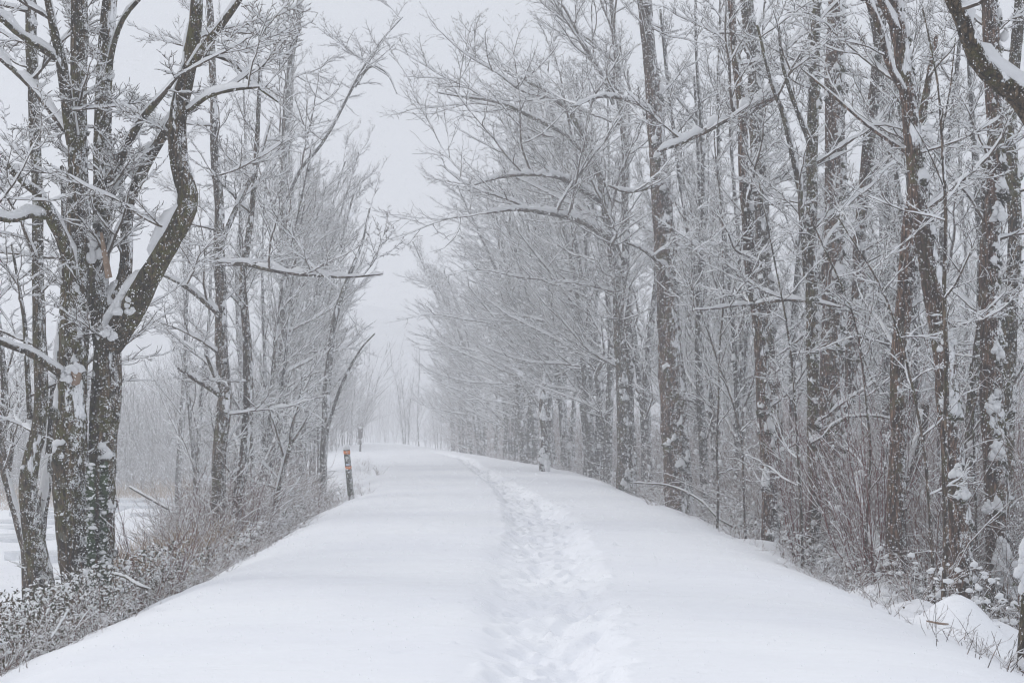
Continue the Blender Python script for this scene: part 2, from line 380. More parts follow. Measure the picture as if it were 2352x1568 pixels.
# frozen creek sheets in the marsh on the left: grey ice with shelves of snow
M_ICE = mat_plain('creek_ice', (.55, .57, .60), (.74, .76, .79), 1.5, .5)
rg = rs(61); g = Geo()
for k in range(16):
    cx_, cy_ = rg.uniform(-24, -11.5), rg.uniform(36, 78); a = np.linspace(0, 2 * np.pi, 40, endpoint=False)
    r1 = rg.uniform(2.0, 5) * (1 + .35 * np.array([vn(np.cos(q) * 1.5 + k, np.sin(q) * 1.5, 3) for q in a])); r2 = r1 * rg.uniform(.16, .35)
    zz = hz(cx_, cy_) + .015 + .004 * k
    vv = np.stack([cx_ + r1 * np.cos(a), cy_ + r2 * np.sin(a), np.full(40, zz)], -1); vv = np.vstack([vv, [[cx_, cy_, zz]]])
    g.add(vv, t=[[i, (i + 1) % 40, 40] for i in range(40)])
    g.add(np.vstack([vv[:40] - [0, 0, .3], vv[:40]]), q=[[i, (i + 1) % 40, 40 + (i + 1) % 40, 40 + i] for i in range(40)])
tag(g.build('creek_ice', M_ICE, smooth=False), kind='structure', label='grey ice sheets of the frozen creek in the marsh')

# hill far behind
g = Geo(); hx = np.linspace(-330, 330, 90); hy = np.linspace(330, 425, 24); HX, HY = np.meshgrid(hx, hy)
HZ = -5 + sstep(330, 400, HY) * (35 + 6 * fbm(HX * .012, HY * .01, 71)) + 2.5 * vn(HX * .14, HY * .2, 73) * sstep(335, 350, HY)
ii = np.arange(HX.size).reshape(HX.shape); g.add(np.stack([HX, HY, HZ], -1), np.stack([ii[:-1, :-1], ii[:-1, 1:], ii[1:, 1:], ii[1:, :-1]], -1))
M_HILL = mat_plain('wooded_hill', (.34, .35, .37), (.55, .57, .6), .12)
tag(g.build('hill', M_HILL), kind='structure', label='wooded hill lost in the falling snow')

# ------------------------------------------------------------------ trees
def smooth_line(pts, n):
    pts = np.asarray(pts, float); d = np.concatenate([[0], np.cumsum(np.linalg.norm(np.diff(pts[:, :3], axis=0), axis=1))])
    if len(pts) < 3:
        t = np.linspace(0, d[-1], n); return np.stack([np.interp(t, d, pts[:, i]) for i in range(pts.shape[1])], -1)
    m = np.zeros_like(pts); m[1:-1] = (pts[2:] - pts[:-2]) / (d[2:] - d[:-2])[:, None]; m[0] = (pts[1] - pts[0]) / (d[1] - d[0]); m[-1] = (pts[-1] - pts[-2]) / (d[-1] - d[-2])
    t = np.linspace(0, d[-1], n); k = np.clip(np.searchsorted(d, t) - 1, 0, len(d) - 2); h = (d[k + 1] - d[k]); s = ((t - d[k]) / h)[:, None]; h = h[:, None]
    return (2 * s ** 3 - 3 * s ** 2 + 1) * pts[k] + (s ** 3 - 2 * s ** 2 + s) * h * m[k] + (-2 * s ** 3 + 3 * s ** 2) * pts[k + 1] + (s ** 3 - s ** 2) * h * m[k + 1]

def stem_mesh(G, rng, pts, s=14, flare=0.0, rough=.12):
    P = pts[None, :, :3]; r = pts[None, :, 3].copy(); m = len(pts)
    if flare: r = r * (1 + flare * np.exp(-np.arange(m) * .16 / .35))[None]
    T = np.gradient(P, axis=1); T /= np.linalg.norm(T, axis=2, keepdims=True)
    S = np.cross(np.array([0, 1., 0]), T); S /= np.linalg.norm(S, axis=2, keepdims=True) + 1e-9; Uv = np.cross(S, T)
    a = np.arange(s) / s * 2 * np.pi; ph = rng.random() * 50
    z = np.arange(m)[None, :, None] * .25
    f = 1 + rough * (vn(np.cos(a)[None, None] * 1.6 + ph, z + np.sin(a)[None, None] * 1.6, 81) * 1.4 + .5 * rng.normal(0, .6, (1, m, s)))
    V = P[:, :, None] + S[:, :, None] * (r[..., None] * np.cos(a) * f)[..., None] + Uv[:, :, None] * (r[..., None] * np.sin(a) * f)[..., None]
    j = np.arange(m - 1)[:, None] * s; k = np.arange(s)[None]; k2 = (k + 1) % s
    G.add(V, np.stack([j + k, j + k2, j + s + k2, j + s + k], -1))
    G.add(np.vstack([V[0, -1], P[0, -1:] + T[0, -1:] * r[0, -1] * .5]), t=[[i, (i + 1) % s, s] for i in range(s)])

def crown(rng, stems, lim, L, up, bias, k=(9, 8, 4), zmin=1.0, thick=1.0, flat=.6, curl=.10, trop=.04, hs=(.05, .03, .018), l4=True, len_by=None):
    """limbs > branches > twigs > twiglets; returns two Geo: wood, snow"""
    Gw, Gs = Geo(), Geo(); P0 = []; Dr = []; Ln = []; Rd = []
    for st in stems:
        P = st[:, :3]; d = np.concatenate([[0], np.cumsum(np.linalg.norm(np.diff(P, axis=0), axis=1))])
        n = max(1, int(d[-1] * lim)); t = (np.arange(n) + rng.random(n)) / n * d[-1]
        pos = np.stack([np.interp(t, d, P[:, i]) for i in range(3)], -1); r = np.interp(t, d, st[:, 3])
        ok = pos[:, 2] > zmin; pos, r, t = pos[ok], r[ok], t[ok]; n = len(pos)
        if not n: continue
        az = rng.uniform(0, 2 * np.pi, n); el = rng.uniform(up[0], up[1], n)
        q = np.stack([np.cos(az) * np.cos(el), np.sin(az) * np.cos(el), np.sin(el)], -1) + np.asarray(bias)[None]
        q /= np.linalg.norm(q, axis=1, keepdims=True)
        ln = L * rng.uniform(.45, 1.15, n)
        if len_by: ln = ln * len_by(pos[:, 2])
        P0.append(pos); Dr.append(q); Ln.append(ln); Rd.append(np.minimum(r * .6, ln * .0115 + .006))
    P0 = np.concatenate(P0); Dr = np.concatenate(Dr); Ln = np.concatenate(Ln); Rd = np.concatenate(Rd)
    P1 = grow(rng, P0, Dr, Ln, 12, curl, trop); r1 = taper(Rd, 12, .22); tubes(Gw, P1, r1, 6, lump=.12, rng=rng)
    snow_on(Gs, rng, P1, r1, np.clip(hs[0] * (.4 + Rd / .03), .02, hs[0] * 1.8), 6)
    a = spawn(rng, P1, r1, Ln, k[0], .12, (.5, 1.0), .42, flat)
    P2 = grow(rng, a[0], a[1], a[2], 8, curl, trop * 1.3); r2 = taper(np.minimum(a[3] * .75, a[2] * .010 + .004), 8, .35) + .001; tubes(Gw, P2, r2 * thick, 4, lump=.1, rng=rng)
    snow_on(Gs, rng, P2, r2 * thick, hs[1] * np.ones(len(P2)), 4, .85)
    b = spawn(rng, P2, r2, a[2], k[1], .08, (.5, 1.05), .42, flat)
    P3 = grow(rng, b[0], b[1], b[2], 5, curl * 1.2, trop * 1.5); r3 = taper(np.clip(b[3] * .7, .003, .007), 5, .55); tubes(Gw, P3, r3 * thick, 3)
    snow_on(Gs, rng, P3, r3 * thick * 1.1, hs[2] * np.ones(len(P3)), 4, .8, lump=.1)
    if l4:
        c = spawn(rng, P3, r3, b[2], k[2], .1, (.5, 1.1), .5, flat)
        P4 = grow(rng, c[0], c[1], np.maximum(c[2], .06), 2, curl * 1.3, trop); r4 = taper(np.full(len(P4), .0042) * thick, 2, .6); tubes(Gw, P4, r4, 4, ry=r4 * 2.0)
    return Gw, Gs

def trunk_snow(rng, Gs, Gb, stems, n, size, z0=-1, z1=30, az0=-.6, spread=1.0, sub=2):
    for st in stems:
        P = st[:, :3]; m = rng.integers(1, len(P) - 1, n)
        m = m[(P[m, 2] > z0) & (P[m, 2] < z1)]; r = st[m, 3]
        az = az0 + rng.normal(0, spread, len(m)); s = size * rng.uniform(.3, 1.0, len(m)) ** 1.0 * np.where(rng.random(len(m)) < .2, 1.7, 1) * np.clip(r / .14, .45, 1.5)
        dv = np.stack([np.cos(az), np.sin(az), 0 * az], -1); c = P[m] + dv * (r * .92)[:, None]
        c[:, 2] += rng.uniform(-.06, .06, len(m))
        tn = np.stack([-np.sin(az), np.cos(az), 0 * az], -1)
        for j in range(3):
            cc = c + np.array([0, 0, 1.]) * (s * rng.uniform(.1, .8, len(m)) + .25 * s * (j == 0))[:, None] + tn * (s * rng.normal(0, .45, len(m)) * (j > 0))[:, None]
            f = .95 if j == 0 else .55
            blobs(Gs, rng, cc, s * .30 * f, s * .60 * f * rng.uniform(.6, 1.4, len(m)), s * f * rng.uniform(.4, 1.3, len(m)), sub, .34, .35, az)
        if Gb is not None: blobs(Gb, rng, c - np.array([0, 0, 1.]) * (s * .35)[:, None], s * .6, s * .8, s * .65, 1, .4, -.1, az)
def shoots(rng, Gw, Gs, stems, n, L, zmax=30, zmin=-1):
    for st in stems:
        P = st[:, :3]; m = rng.integers(1, len(P) - 1, n); m = m[(P[m, 2] < zmax) & (P[m, 2] > zmin)]; az = rng.uniform(0, 6.283, len(m))
        d = np.stack([np.cos(az), np.sin(az), rng.uniform(-.3, .8, len(m))], -1); ln = L * rng.uniform(.3, 1.2, len(m))
        Q = grow(rng, P[m] + d * st[m, 3:4] * .7, d, ln, 5, .25, .12); r = taper(np.full(len(m), .007), 5, .5); tubes(Gw, Q, r, 3); snow_on(Gs, rng, Q, r, np.full(len(m), .02), 4, .75)
        c = spawn(rng, Q, r, ln, 4, .1, (.6, 1.2), .5); Q2 = grow(rng, c[0], c[1], c[2], 2, .25, .05); r2 = taper(np.full(len(Q2), .0045), 2); tubes(Gw, Q2, r2, 3, ry=r2 * 1.7)

def hero(name, label, d, stems, cat='tree', bark=None, seed=1, zmin=1.2, lim=1.2, L=2.6, up=(.1, 1.0), bias=(0, 0, .1), k=(8, 7, 4), clump=(26, .085), shoot=(20, .45), base_px=None, group=None, hs=(.035, .032, .026), az0=-.6, thick=1.0, twigs=None, moss=None, ctop=30, trop=.03, spread=1.0):
    """stems: list of (role, [(px,py,width_px[,dd])...], snow) traced in the photo's frame at depth d+dd"""
    rng = rs(seed); out = []
    for role, pts, sn in stems:
        a = np.array([(p + (0,))[:4] if len(p) == 3 else p for p in pts], float); dd = d + a[:, 3]
        w = np.array([W(a[i, 0], a[i, 1], dd[i]) for i in range(len(a))]); rr = a[:, 2] * dd / FL / 2
        q = np.concatenate([w, rr[:, None]], 1)
        if role == 'trunk' and not (sn and sn < 0):
            b = q[0].copy(); b[2] = min(b[2] - .15, hz(b[0], b[1]) - .25); b[3] *= 1.08; q = np.vstack([b, q])
        ln = np.linalg.norm(np.diff(q[:, :3], axis=0), axis=1).sum(); q = smooth_line(q, max(5, int(ln / .16)))
        q[:, :3] += np.cumsum(rng.normal(0, 1, (len(q), 3)), 0) * .0 + .012 * np.sin(np.arange(len(q))[:, None] * rng.uniform(.2, .6, 3) + rng.random(3) * 6)
        q[:, 3] = np.maximum(q[:, 3], .006); out.append((role, q, sn))
    b0 = out[0][1][0, :3]; loc = (float(b0[0]), float(b0[1]), hz(b0[0], b0[1]))
    root = empty(name, loc, label, cat, group)
    bark = bark or M_BARK; Gs = Geo(); Gb = Geo()
    for role, q, sn in out:
        g = Geo(); stem_mesh(g, rng, q, 16 if q[0, 3] > .1 else 10, flare=.18 if role == 'trunk' else 0)
        mt = M_BARE if role == 'broken_branch' else bark
        g.build(role, mt, root, loc=loc)
        if sn and sn > 0: snow_on(Gs, rng, np.repeat(q[None, ::1, :3], 1, 0), q[None, :, 3], sn * (q[None, :, 3] / q[:, 3].max()) ** .55, 12, .94, .12, lump=.2)
    tr = [q for role, q, sn in out if role != 'broken_branch']
    if lim > 0:
        Gw, G2 = crown(rng, tr, lim, L, up, bias, k, zmin, hs=hs, thick=thick, trop=trop)
    else: Gw, G2 = Geo(), Geo()
    big = [q for role, q, sn in out if role == 'trunk']
    if clump[0]: trunk_snow(rng, Gs, Gb, big, clump[0], clump[1], z1=ctop, az0=az0, spread=spread)
    if shoot[0]: shoots(rng, Gw, G2, big, shoot[0], shoot[1])
    Gs.v += G2.v; Gs.q += [q + Gs.n for q in G2.q]; Gs.n += G2.n
    if Gw.n: Gw.build('crown', twigs or M_TWIG, root, loc=loc)
    if Gb.n: Gb.build('moss', moss or M_MOSS, root, loc=loc)
    if Gs.n: Gs.build('snow', M_SNOW, root, loc=loc)
    return root

# ---- left side -----------------------------------------------------
hero('forked_tree', 'big near tree with two fused dark trunks and a heavy snow laden fork', 17, [
    ('trunk', [(182, 1400, 88), (168, 1200, 78), (165, 1000, 72), (163, 870, 68), (172, 700, 60), (182, 500, 50), (176, 380, 44), (178, 250, 40), (184, 100, 38), (185, 0, 36), (190, -200, 28), (200, -420, 14)], 0),
    ('trunk', [(222, 1400, 66, .35), (230, 1200, 62, .3), (238, 1000, 62, .25), (248, 850, 62, .2), (240, 740, 58, .25), (226, 650, 46, .3), (232, 520, 44, .4), (236, 420, 42, .4), (238, 300, 38, .5), (243, 150, 36, .6), (252, 0, 32, .7), (270, -240, 20, .8)], 0),
    ('limb', [(250, 790, 60, .1), (290, 725, 60, -.1), (335, 650, 54, -.3), (385, 560, 50, -.5), (425, 485, 48, -.6), (432, 440, 45, -.6), (414, 370, 40, -.7), (408, 270, 38, -.7), (422, 190, 36, -.8), (440, 110, 32, -.8), (452, 40, 28, -.9), (455, -120, 22, -1), (440, -320, 12, -1)], .13),
    ('limb', [(430, 170, 22, -.8), (470, 110, 20, -1), (510, 60, 17, -1.2), (555, -5, 13, -1.4), (600, -90, 8, -1.5)], .05),
    ('limb', [(425, 260, 10, -.7), (480, 222, 9, -1.4), (540, 205, 8, -2), (596, 198, 5, -2.4)], .08),
    ('limb', [(436, 135, 10, -.8), (480, 128, 9, -.6), (540, 150, 8, -.4), (575, 190, 6, -.2), (640, 235, 4, 0)], .04),
    ('limb', [(262, 690, 40, .3), (285, 640, 34, .3), (290, 560, 30, .3), (292, 480, 30, .3), (310, 430, 28, .2), (345, 365, 26, .1), (385, 300, 18, 0), (410, 230, 9, 0)], .12),
    ('limb', [(236, 440, 26, .2), (262, 400, 22, 0), (290, 340, 19, -.3), (330, 270, 16, -.6), (375, 215, 13, -.9), (410, 170, 8, -1)], .03),
    ('limb', [(246, 470, 16, .1), (270, 425, 14, .3), (305, 380, 12, .6), (350, 330, 10, .9), (395, 280, 6, 1.1)], .02),
    ('limb', [(162, 640, 34, -.2), (150, 570, 32, -.4), (120, 500, 28, -.6), (92, 445, 22, -.8), (60, 420, 17, -1), (20, 380, 12, -1.3)], .05),
    ('limb', [(112, 500, 18, -.6), (75, 495, 16, -.9), (35, 508, 14, -1.2), (-10, 500, 12, -1.5), (-70, 480, 9, -1.8)], .14),
    ('limb', [(168, 330, 30, -.1), (152, 230, 28, -.3), (138, 140, 24, -.5), (120, 60, 18, -.7), (100, -40, 14, -.9), (70, -160, 8, -1)], .04),
    ('limb', [(138, 140, 18, -.5), (85, 105, 16, -.8), (40, 75, 15, -1.1), (0, 40, 14, -1.4), (-60, 0, 11, -1.8)], .11),
    ('limb', [(150, 300, 16, .2), (110, 250, 15, .4), (60, 190, 14, .6), (0, 130, 12, .8), (-60, 70, 9, 1)], .09),
    ('limb', [(150, 862, 20, -.2), (118, 845, 18, -.6), (70, 815, 15, -1), (20, 795, 13, -1.4), (-40, 770, 10, -1.8)], .07),
    ('limb', [(244, 170, 16, .5), (262, 90, 13, .4), (285, 40, 11, .2), (320, 0, 9, 0), (360, -50, 6, 0)], .05),
    ('broken_branch', [(250, 640, 16, -.25), (243, 590, 14, -.3), (238, 560, 10, -.3), (234, 535, 7, -.3)], 0),
    ('broken_branch', [(172, 872, 26, -.2), (174, 852, 27, -.42)], .10),
], bark=M_BARKM, seed=11, zmin=2.6, lim=1.15, L=1.7, up=(-.2, .9), k=(7, 7, 3), clump=(56, .08), shoot=(30, .3), hs=(.036, .030, .024), az0=-.9)

hero('leaning_tree', 'dark slim tree leaning behind the near forked tree at the left edge', 19.5, [
    ('trunk', [(92, 1330, 62), (80, 1240, 50), (66, 1130, 42), (72, 1060, 38), (88, 980, 34), (93, 860, 30), (90, 700, 28), (84, 560, 26), (84, 420, 25), (80, 260, 24), (72, 120, 24), (68, 0, 22), (60, -200, 14)], 0),
    ('trunk', [(96, 1200, 26, .3), (112, 1050, 22, .5), (128, 900, 22, .6), (138, 760, 20, .8), (150, 650, 18, .9), (150, 520, 14, 1), (140, 380, 9, 1)], 0.03),
    ('limb', [(68, 960, 13, .2), (62, 850, 12, .1), (58, 740, 10, 0), (45, 660, 8, 0), (25, 560, 5, 0)], .0),
], seed=12, zmin=1.2, lim=1.3, L=2.0, up=(-.1, .8), k=(6, 6, 3), clump=(30, .075), shoot=(18, .35), bark=M_BARKM)
hero('snowy_tree', 'pale tree half plastered with snow cut off by the left frame edge', 24, [
    ('trunk', [(60, 1290, 22), (40, 1200, 20), (20, 1120, 20), (6, 1040, 19), (12, 900, 16), (-10, 700, 14), (-20, 400, 10)], .05),
    ('limb', [(18, 1100, 10), (30, 1000, 9), (10, 900, 7), (30, 800, 5)], .04)],
    seed=13, zmin=.5, lim=1.8, L=1.8, k=(6, 5, 3), clump=(16, .07), shoot=(12, .3), twigs=M_TWIGF)
hero('spindly_tree', 'spindly twin stem tree with a pale trunk between the forked tree and the post', 28, [
    ('trunk', [(500, 1190, 36), (508, 1000, 32), (514, 900, 30), (508, 760, 26), (505, 600, 24), (500, 450, 21), (492, 300, 18), (488, 150, 16), (480, 0, 14), (470, -200, 8)], 0),
    ('trunk', [(545, 1180, 26, .6), (560, 1060, 24, .6), (570, 920, 22, .7), (566, 780, 20, .8), (560, 640, 17, .9), (575, 500, 14, 1), (590, 330, 11, 1), (600, 150, 8, 1)], 0),
    ('limb', [(508, 605, 11, -.1), (560, 608, 11, -.6), (640, 622, 10, -1.2), (700, 632, 8, -1.6), (760, 635, 7, -2.0), (820, 634, 5, -2.3), (880, 630, 3, -2.6)], .11),
    ('limb', [(505, 725, 11, -.1), (465, 690, 10, -.5), (420, 655, 8, -.9), (372, 632, 5, -1.2)], .09),
    ('limb', [(505, 910, 12, -.1), (470, 885, 11, -.6), (410, 845, 6, -1.2)], .07),
    ('limb', [(505, 880, 10, -.2), (488, 850, 9, -.4), (476, 815, 6, -.6)], .06),
    ('limb', [(506, 560, 14, .2), (545, 470, 12, .4), (580, 400, 11, .6), (600, 350, 8, .8), (625, 270, 5, 1)], .03)],
    seed=14, zmin=.2, lim=1.4, L=1.9, up=(-.2, .9), k=(7, 6, 3), clump=(34, .085), shoot=(40, .5), hs=(.042, .034, .028))
hero('slender_tree', 'slender dark stem splitting into two just left of the orange taped post', 42, [
    ('trunk', [(742, 1065, 18), (748, 960, 17), (752, 880, 16), (762, 780, 14), (778, 700, 12), (800, 640, 9), (830, 560, 6), (850, 480, 4)], 0),
    ('trunk', [(748, 1010, 8, -.4), (768, 930, 7, -.5), (800, 850, 6, -.7), (830, 800, 4, -.8), (862, 765, 3, -1)], 0)],
    seed=15, zmin=2, lim=1.0, L=1.8, up=(.3, 1.1), k=(6, 5, 2), clump=(8, .06), shoot=(6, .4), bark=M_BARKF)
hero('arching_tree', 'tall faded tree whose high branch arches right over the sky gap', 46, [
    ('trunk', [(648, 1110, 22), (650, 900, 20), (652, 700, 19), (650, 500, 18), (655, 300, 16), (668, 150, 14), (690, 0, 12), (700, -200, 7)], 0),
    ('limb', [(655, 470, 8), (690, 390, 8, -.5), (740, 330, 7, -1), (790, 240, 6, -1.5), (832, 160, 5, -2), (880, 90, 3.5, -2), (925, 40, 2, -2)], .04),
    ('limb', [(815, 200, 5, -1.8), (850, 155, 5, -2), (890, 170, 4, -2.4), (912, 215, 2.5, -2.6)], .03),
    ('limb', [(652, 600, 11), (620, 520, 10, .5), (590, 440, 8, 1), (560, 330, 6, 1.5)], .04)],
    seed=16, zmin=3, lim=1.2, L=3.4, up=(.2, 1.0), k=(7, 6, 3), clump=(20, .08), shoot=(20, .5), bark=M_BARKF, thick=1.15)

# ---- right side ----------------------------------------------------
hero('straight_tree', 'thick straight dark trunk right of the trail, the widest mid distance tree', 33, [
    ('trunk', [(1562, 1170, 68), (1552, 1040, 60), (1545, 900, 56), (1538, 750, 52), (1530, 600, 49), (1522, 470, 45), (1512, 350, 41), (1498, 200, 38), (1490, 120, 36), (1480, 0, 33), (1468, -200, 24)], 0),
    ('limb', [(1500, 265, 11), (1470, 240, 10, -.6), (1430, 225, 9, -1.2), (1380, 222, 8, -1.8), (1320, 245, 5, -2.2)], .09),
    ('limb', [(1520, 420, 9, -.3), (1490, 432, 9, -.8), (1440, 440, 8, -1.4), (1400, 425, 5, -1.8)], .07),
    ('limb', [(1532, 615, 9, -.2), (1500, 590, 8, -.8), (1470, 570, 7, -1.3), (1440, 560, 5, -1.6)], .07)],
    bark=M_BARKR, seed=21, zmin=3.5, lim=1.0, L=2.2, up=(-.1, .8), k=(6, 6, 3), clump=(44, .085), shoot=(60, .4))
hero('arching_tree', 'leaning tree with two snow lined boughs sweeping left over the trail', 42, [
    ('trunk', [(1432, 1115, 30), (1430, 950, 26), (1424, 800, 24), (1415, 650, 22), (1398, 520, 20), (1385, 440, 19), (1362, 360, 17), (1325, 280, 14), (1260, 215, 11), (1190, 175, 7)], 0),
    ('trunk', [(1452, 1110, 22, .8), (1446, 900, 20, .9), (1440, 700, 18, 1), (1436, 500, 16, 1.2), (1432, 300, 14, 1.4), (1415, 130, 12, 1.5), (1400, -40, 9, 1.6)], 0),
    ('limb', [(1398, 545, 16), (1350, 515, 15, -.8), (1300, 497, 13, -1.6), (1240, 488, 11, -2.4), (1180, 480, 8, -3), (1120, 490, 4, -3.4)], .17),
    ('limb', [(1382, 462, 16), (1340, 435, 14, -.8), (1290, 410, 12, -1.6), (1230, 400, 10, -2.4), (1160, 405, 7, -3), (1090, 425, 4, -3.4)], .16),
    ('limb', [(1370, 385, 12), (1300, 310, 11, -.5), (1240, 280, 10, -1), (1160, 240, 8, -1.5), (1080, 225, 5, -2), (1000, 212, 3, -2.4)], .07),
    ('limb', [(1410, 240, 9, 1.4), (1370, 150, 8, 1), (1330, 80, 7, .6), (1290, 10, 5, .2)], .03)],
    seed=22, zmin=3, lim=1.2, L=4.2, up=(.0, .9), bias=(-.75, -.15, .1), k=(9, 8, 3), clump=(60, .12), shoot=(44, .6), hs=(.045, .026, .013), thick=1.15)
hero('upright_tree', 'knobbly upright tree crossed at mid height by a snow heavy bough', 25, [
    ('trunk', [(1772, 1250, 42), (1768, 1120, 36), (1760, 1000, 33), (1752, 860, 30), (1738, 720, 28), (1722, 580, 26), (1712, 450, 24), (1706, 300, 22), (1692, 150, 19), (1678, 0, 17), (1660, -220, 9)], 0),
    ('limb', [(1745, 245, 12, -.2), (1790, 215, 14, -.1), (1690, 262, 14, -.6), (1640, 290, 12, -.9), (1570, 325, 10, -1.3), (1510, 350, 7, -1.6)], .14),
    ('limb', [(1738, 700, 8, -.2), (1800, 690, 8, -.6), (1860, 692, 7, -.9), (1930, 705, 5, -1.2)], .07),
    ('limb', [(1730, 700, 6, -.2), (1690, 702, 6, -.6), (1640, 708, 5, -.9), (1580, 712, 3, -1.2)], .05)],
    bark=M_BARKR, seed=23, zmin=.4, lim=1.5, L=2.2, up=(-.3, .8), bias=(-.2, 0, 0), k=(7, 7, 3), clump=(95, .10), shoot=(44, .4), hs=(.044, .036, .03))
hero('tree', 'grey trunk a step behind the knobbly upright tree', 30, [
    ('trunk', [(1790, 1220, 36), (1782, 1000, 32), (1770, 800, 32), (1755, 600, 31), (1745, 430, 34), (1738, 250, 36), (1728, 100, 32), (1716, 0, 28), (1700, -200, 16)], 0),
    ('limb', [(1750, 430, 14), (1800, 400, 12, .3), (1840, 350, 9, .6)], .05)],
    seed=24, zmin=2, lim=1.0, L=2.6, up=(-.2, .9), k=(7, 6, 3), clump=(60, .11), shoot=(34, .4))
hero('tree', 'dark trunk that forks high up, left of the broad furrowed trunk', 24, [
    ('trunk', [(1868, 1290, 30), (1870, 1100, 28), (1868, 900, 27), (1864, 700, 26), (1862, 500, 26), (1866, 350, 25), (1870, 200, 24), (1874, 80, 23), (1876, -60, 20)], 0),
    ('limb', [(1852, 640, 15, -.1), (1845, 500, 14, -.2), (1830, 400, 13, -.3), (1800, 260, 12, -.4), (1770, 190, 9, -.6), (1740, 60, 6, -.8)], .05),
    ('limb', [(1862, 330, 12, -.2), (1835, 270, 11, -.5), (1800, 160, 9, -.9), (1790, 60, 7, -1)], .03)],
    bark=M_BARKM, seed=25, zmin=1.6, lim=1.2, L=2.2, up=(-.1, .9), k=(6, 6, 3), clump=(90, .10), shoot=(40, .4))
hero('furrowed_tree', 'broad furrowed brown trunk in the middle of the right hand wood', 27, [
    ('trunk', [(1915, 1300, 64), (1912, 1100, 56), (1910, 900, 52), (1912, 700, 50), (1916, 500, 46), (1918, 350, 44), (1918, 200, 42), (1920, 60, 40), (1922, -80, 34)], 0),
    ('trunk', [(1948, 1290, 36, .7), (1944, 1050, 30, .7), (1958, 800, 28, .7), (1972, 640, 27, .6), (1978, 500, 26, .5), (1990, 380, 28, .4), (2002, 250, 26, .3), (2016, 130, 22, .2), (2010, 0, 18, .1), (1996, -120, 12)], 0)],
    bark=M_BARKR, seed=26, zmin=2, lim=.9, L=2.3, up=(-.2, .8), k=(7, 6, 3), clump=(100, .115), shoot=(60, .45))
hero('tilted_tree', 'slim smooth trunk standing straight just inside the wood edge', 19, [
    ('trunk', [(2062, 1345, 50), (2060, 1200, 42), (2060, 1050, 38), (2064, 900, 37), (2070, 760, 38), (2080, 640, 36), (2090, 540, 34), (2098, 440, 30), (2108, 330, 24), (2128, 220, 16), (2150, 80, 9)], 0)],
    bark=M_BARKR, seed=27, zmin=2, lim=1.3, L=1.5, up=(-.2, .8), k=(6, 6, 3), clump=(40, .08), shoot=(16, .3), az0=-.2)
hero('leaning_tree', 'large trunk leaning left with snow packed along its right side', 18.2, [
    ('trunk', [(2215, 1378, 62), (2200, 1240, 54), (2188, 1100, 50), (2176, 950, 50), (2164, 800, 48), (2146, 670, 46), (2130, 560, 44), (2112, 450, 42), (2098, 330, 40), (2082, 200, 38), (2066, 90, 38), (2048, -10, 36), (2020, -160, 26), (1995, -320, 14)], .09),
    ('limb', [(2060, 70, 20, -.2), (2030, 10, 18, -.4), (2000, -60, 14, -.6)], .06),
    ('limb', [(2100, 360, 12, .2), (2010, 300, 9, .3), (1960, 260, 8, .4), (1890, 200, 6, .5), (1840, 160, 3, .6)], .03),
    ('limb', [(2076, 210, 16, -.2), (2042, 150, 15, -.4), (2016, 60, 14, -.6), (1980, -20, 11, -.8)], .07)],
    bark=M_BARKR, seed=28, zmin=2.2, lim=1.1, L=1.8, up=(-.2, .8), bias=(.1, 0, 0), k=(6, 7, 3), clump=(130, .10), shoot=(26, .35), az0=-.25, spread=.6)
hero('knobbly_tree', 'knobbly trunk with big cones of snow piled on its ledges near the right edge', 19, [
    ('trunk', [(2292, 1410, 64), (2288, 1250, 56), (2284, 1100, 52), (2278, 950, 48), (2276, 800, 45), (2272, 650, 43), (2280, 500, 42), (2288, 350, 38), (2286, 200, 38), (2276, 60, 36), (2262, -60, 30)], 0)],
    bark=M_BARKR, seed=29, zmin=2.5, lim=1.3, L=1.7, up=(-.3, .7), k=(6, 7, 3), clump=(130, .12), shoot=(40, .35), az0=-.5, spread=.7)
hero('tree', 'tall snow flecked trunk directly behind the knobbly one at the right edge', 21.5, [
    ('trunk', [(2318, 1300, 40), (2314, 1100, 36), (2316, 900, 34), (2322, 700, 33), (2330, 520, 32), (2322, 350, 30), (2326, 200, 28), (2338, 60, 26), (2346, -80, 20)], 0),
    ('trunk', [(2236, 1250, 28, 1), (2226, 1050, 26, 1), (2238, 880, 24, 1), (2256, 720, 20, .9), (2262, 560, 16, .8), (2262, 380, 12, .8)], .05)],
    bark=M_BARKM, seed=30, zmin=1.5, lim=1.0, L=1.8, up=(-.3, .8), k=(6, 6, 3), clump=(60, .1), shoot=(34, .4))
hero('edge_tree', 'tree mostly outside the right edge with a thick snow covered limb reaching in', 12.5, [
    ('trunk', [(2392, 1500, 96), (2386, 1400, 84), (2400, 1250, 74), (2430, 1000, 66), (2440, 750, 62), (2425, 500, 60), (2400, 300, 58), (2392, 100, 50), (2400, -150, 36)], 0),
    ('limb', [(2398, 300, 60), (2352, 228, 52, -.1), (2300, 188, 48, -.2), (2262, 160, 46, -.3), (2235, 110, 42, -.4), (2212, 50, 37, -.5), (2182, -10, 33, -.6), (2150, -90, 24, -.7)], .14)],
    bark=M_BARKM, seed=31, zmin=3, lim=.7, L=1.3, up=(-.2, .8), k=(5, 6, 3), clump=(30, .09), shoot=(12, .3), az0=2.9)
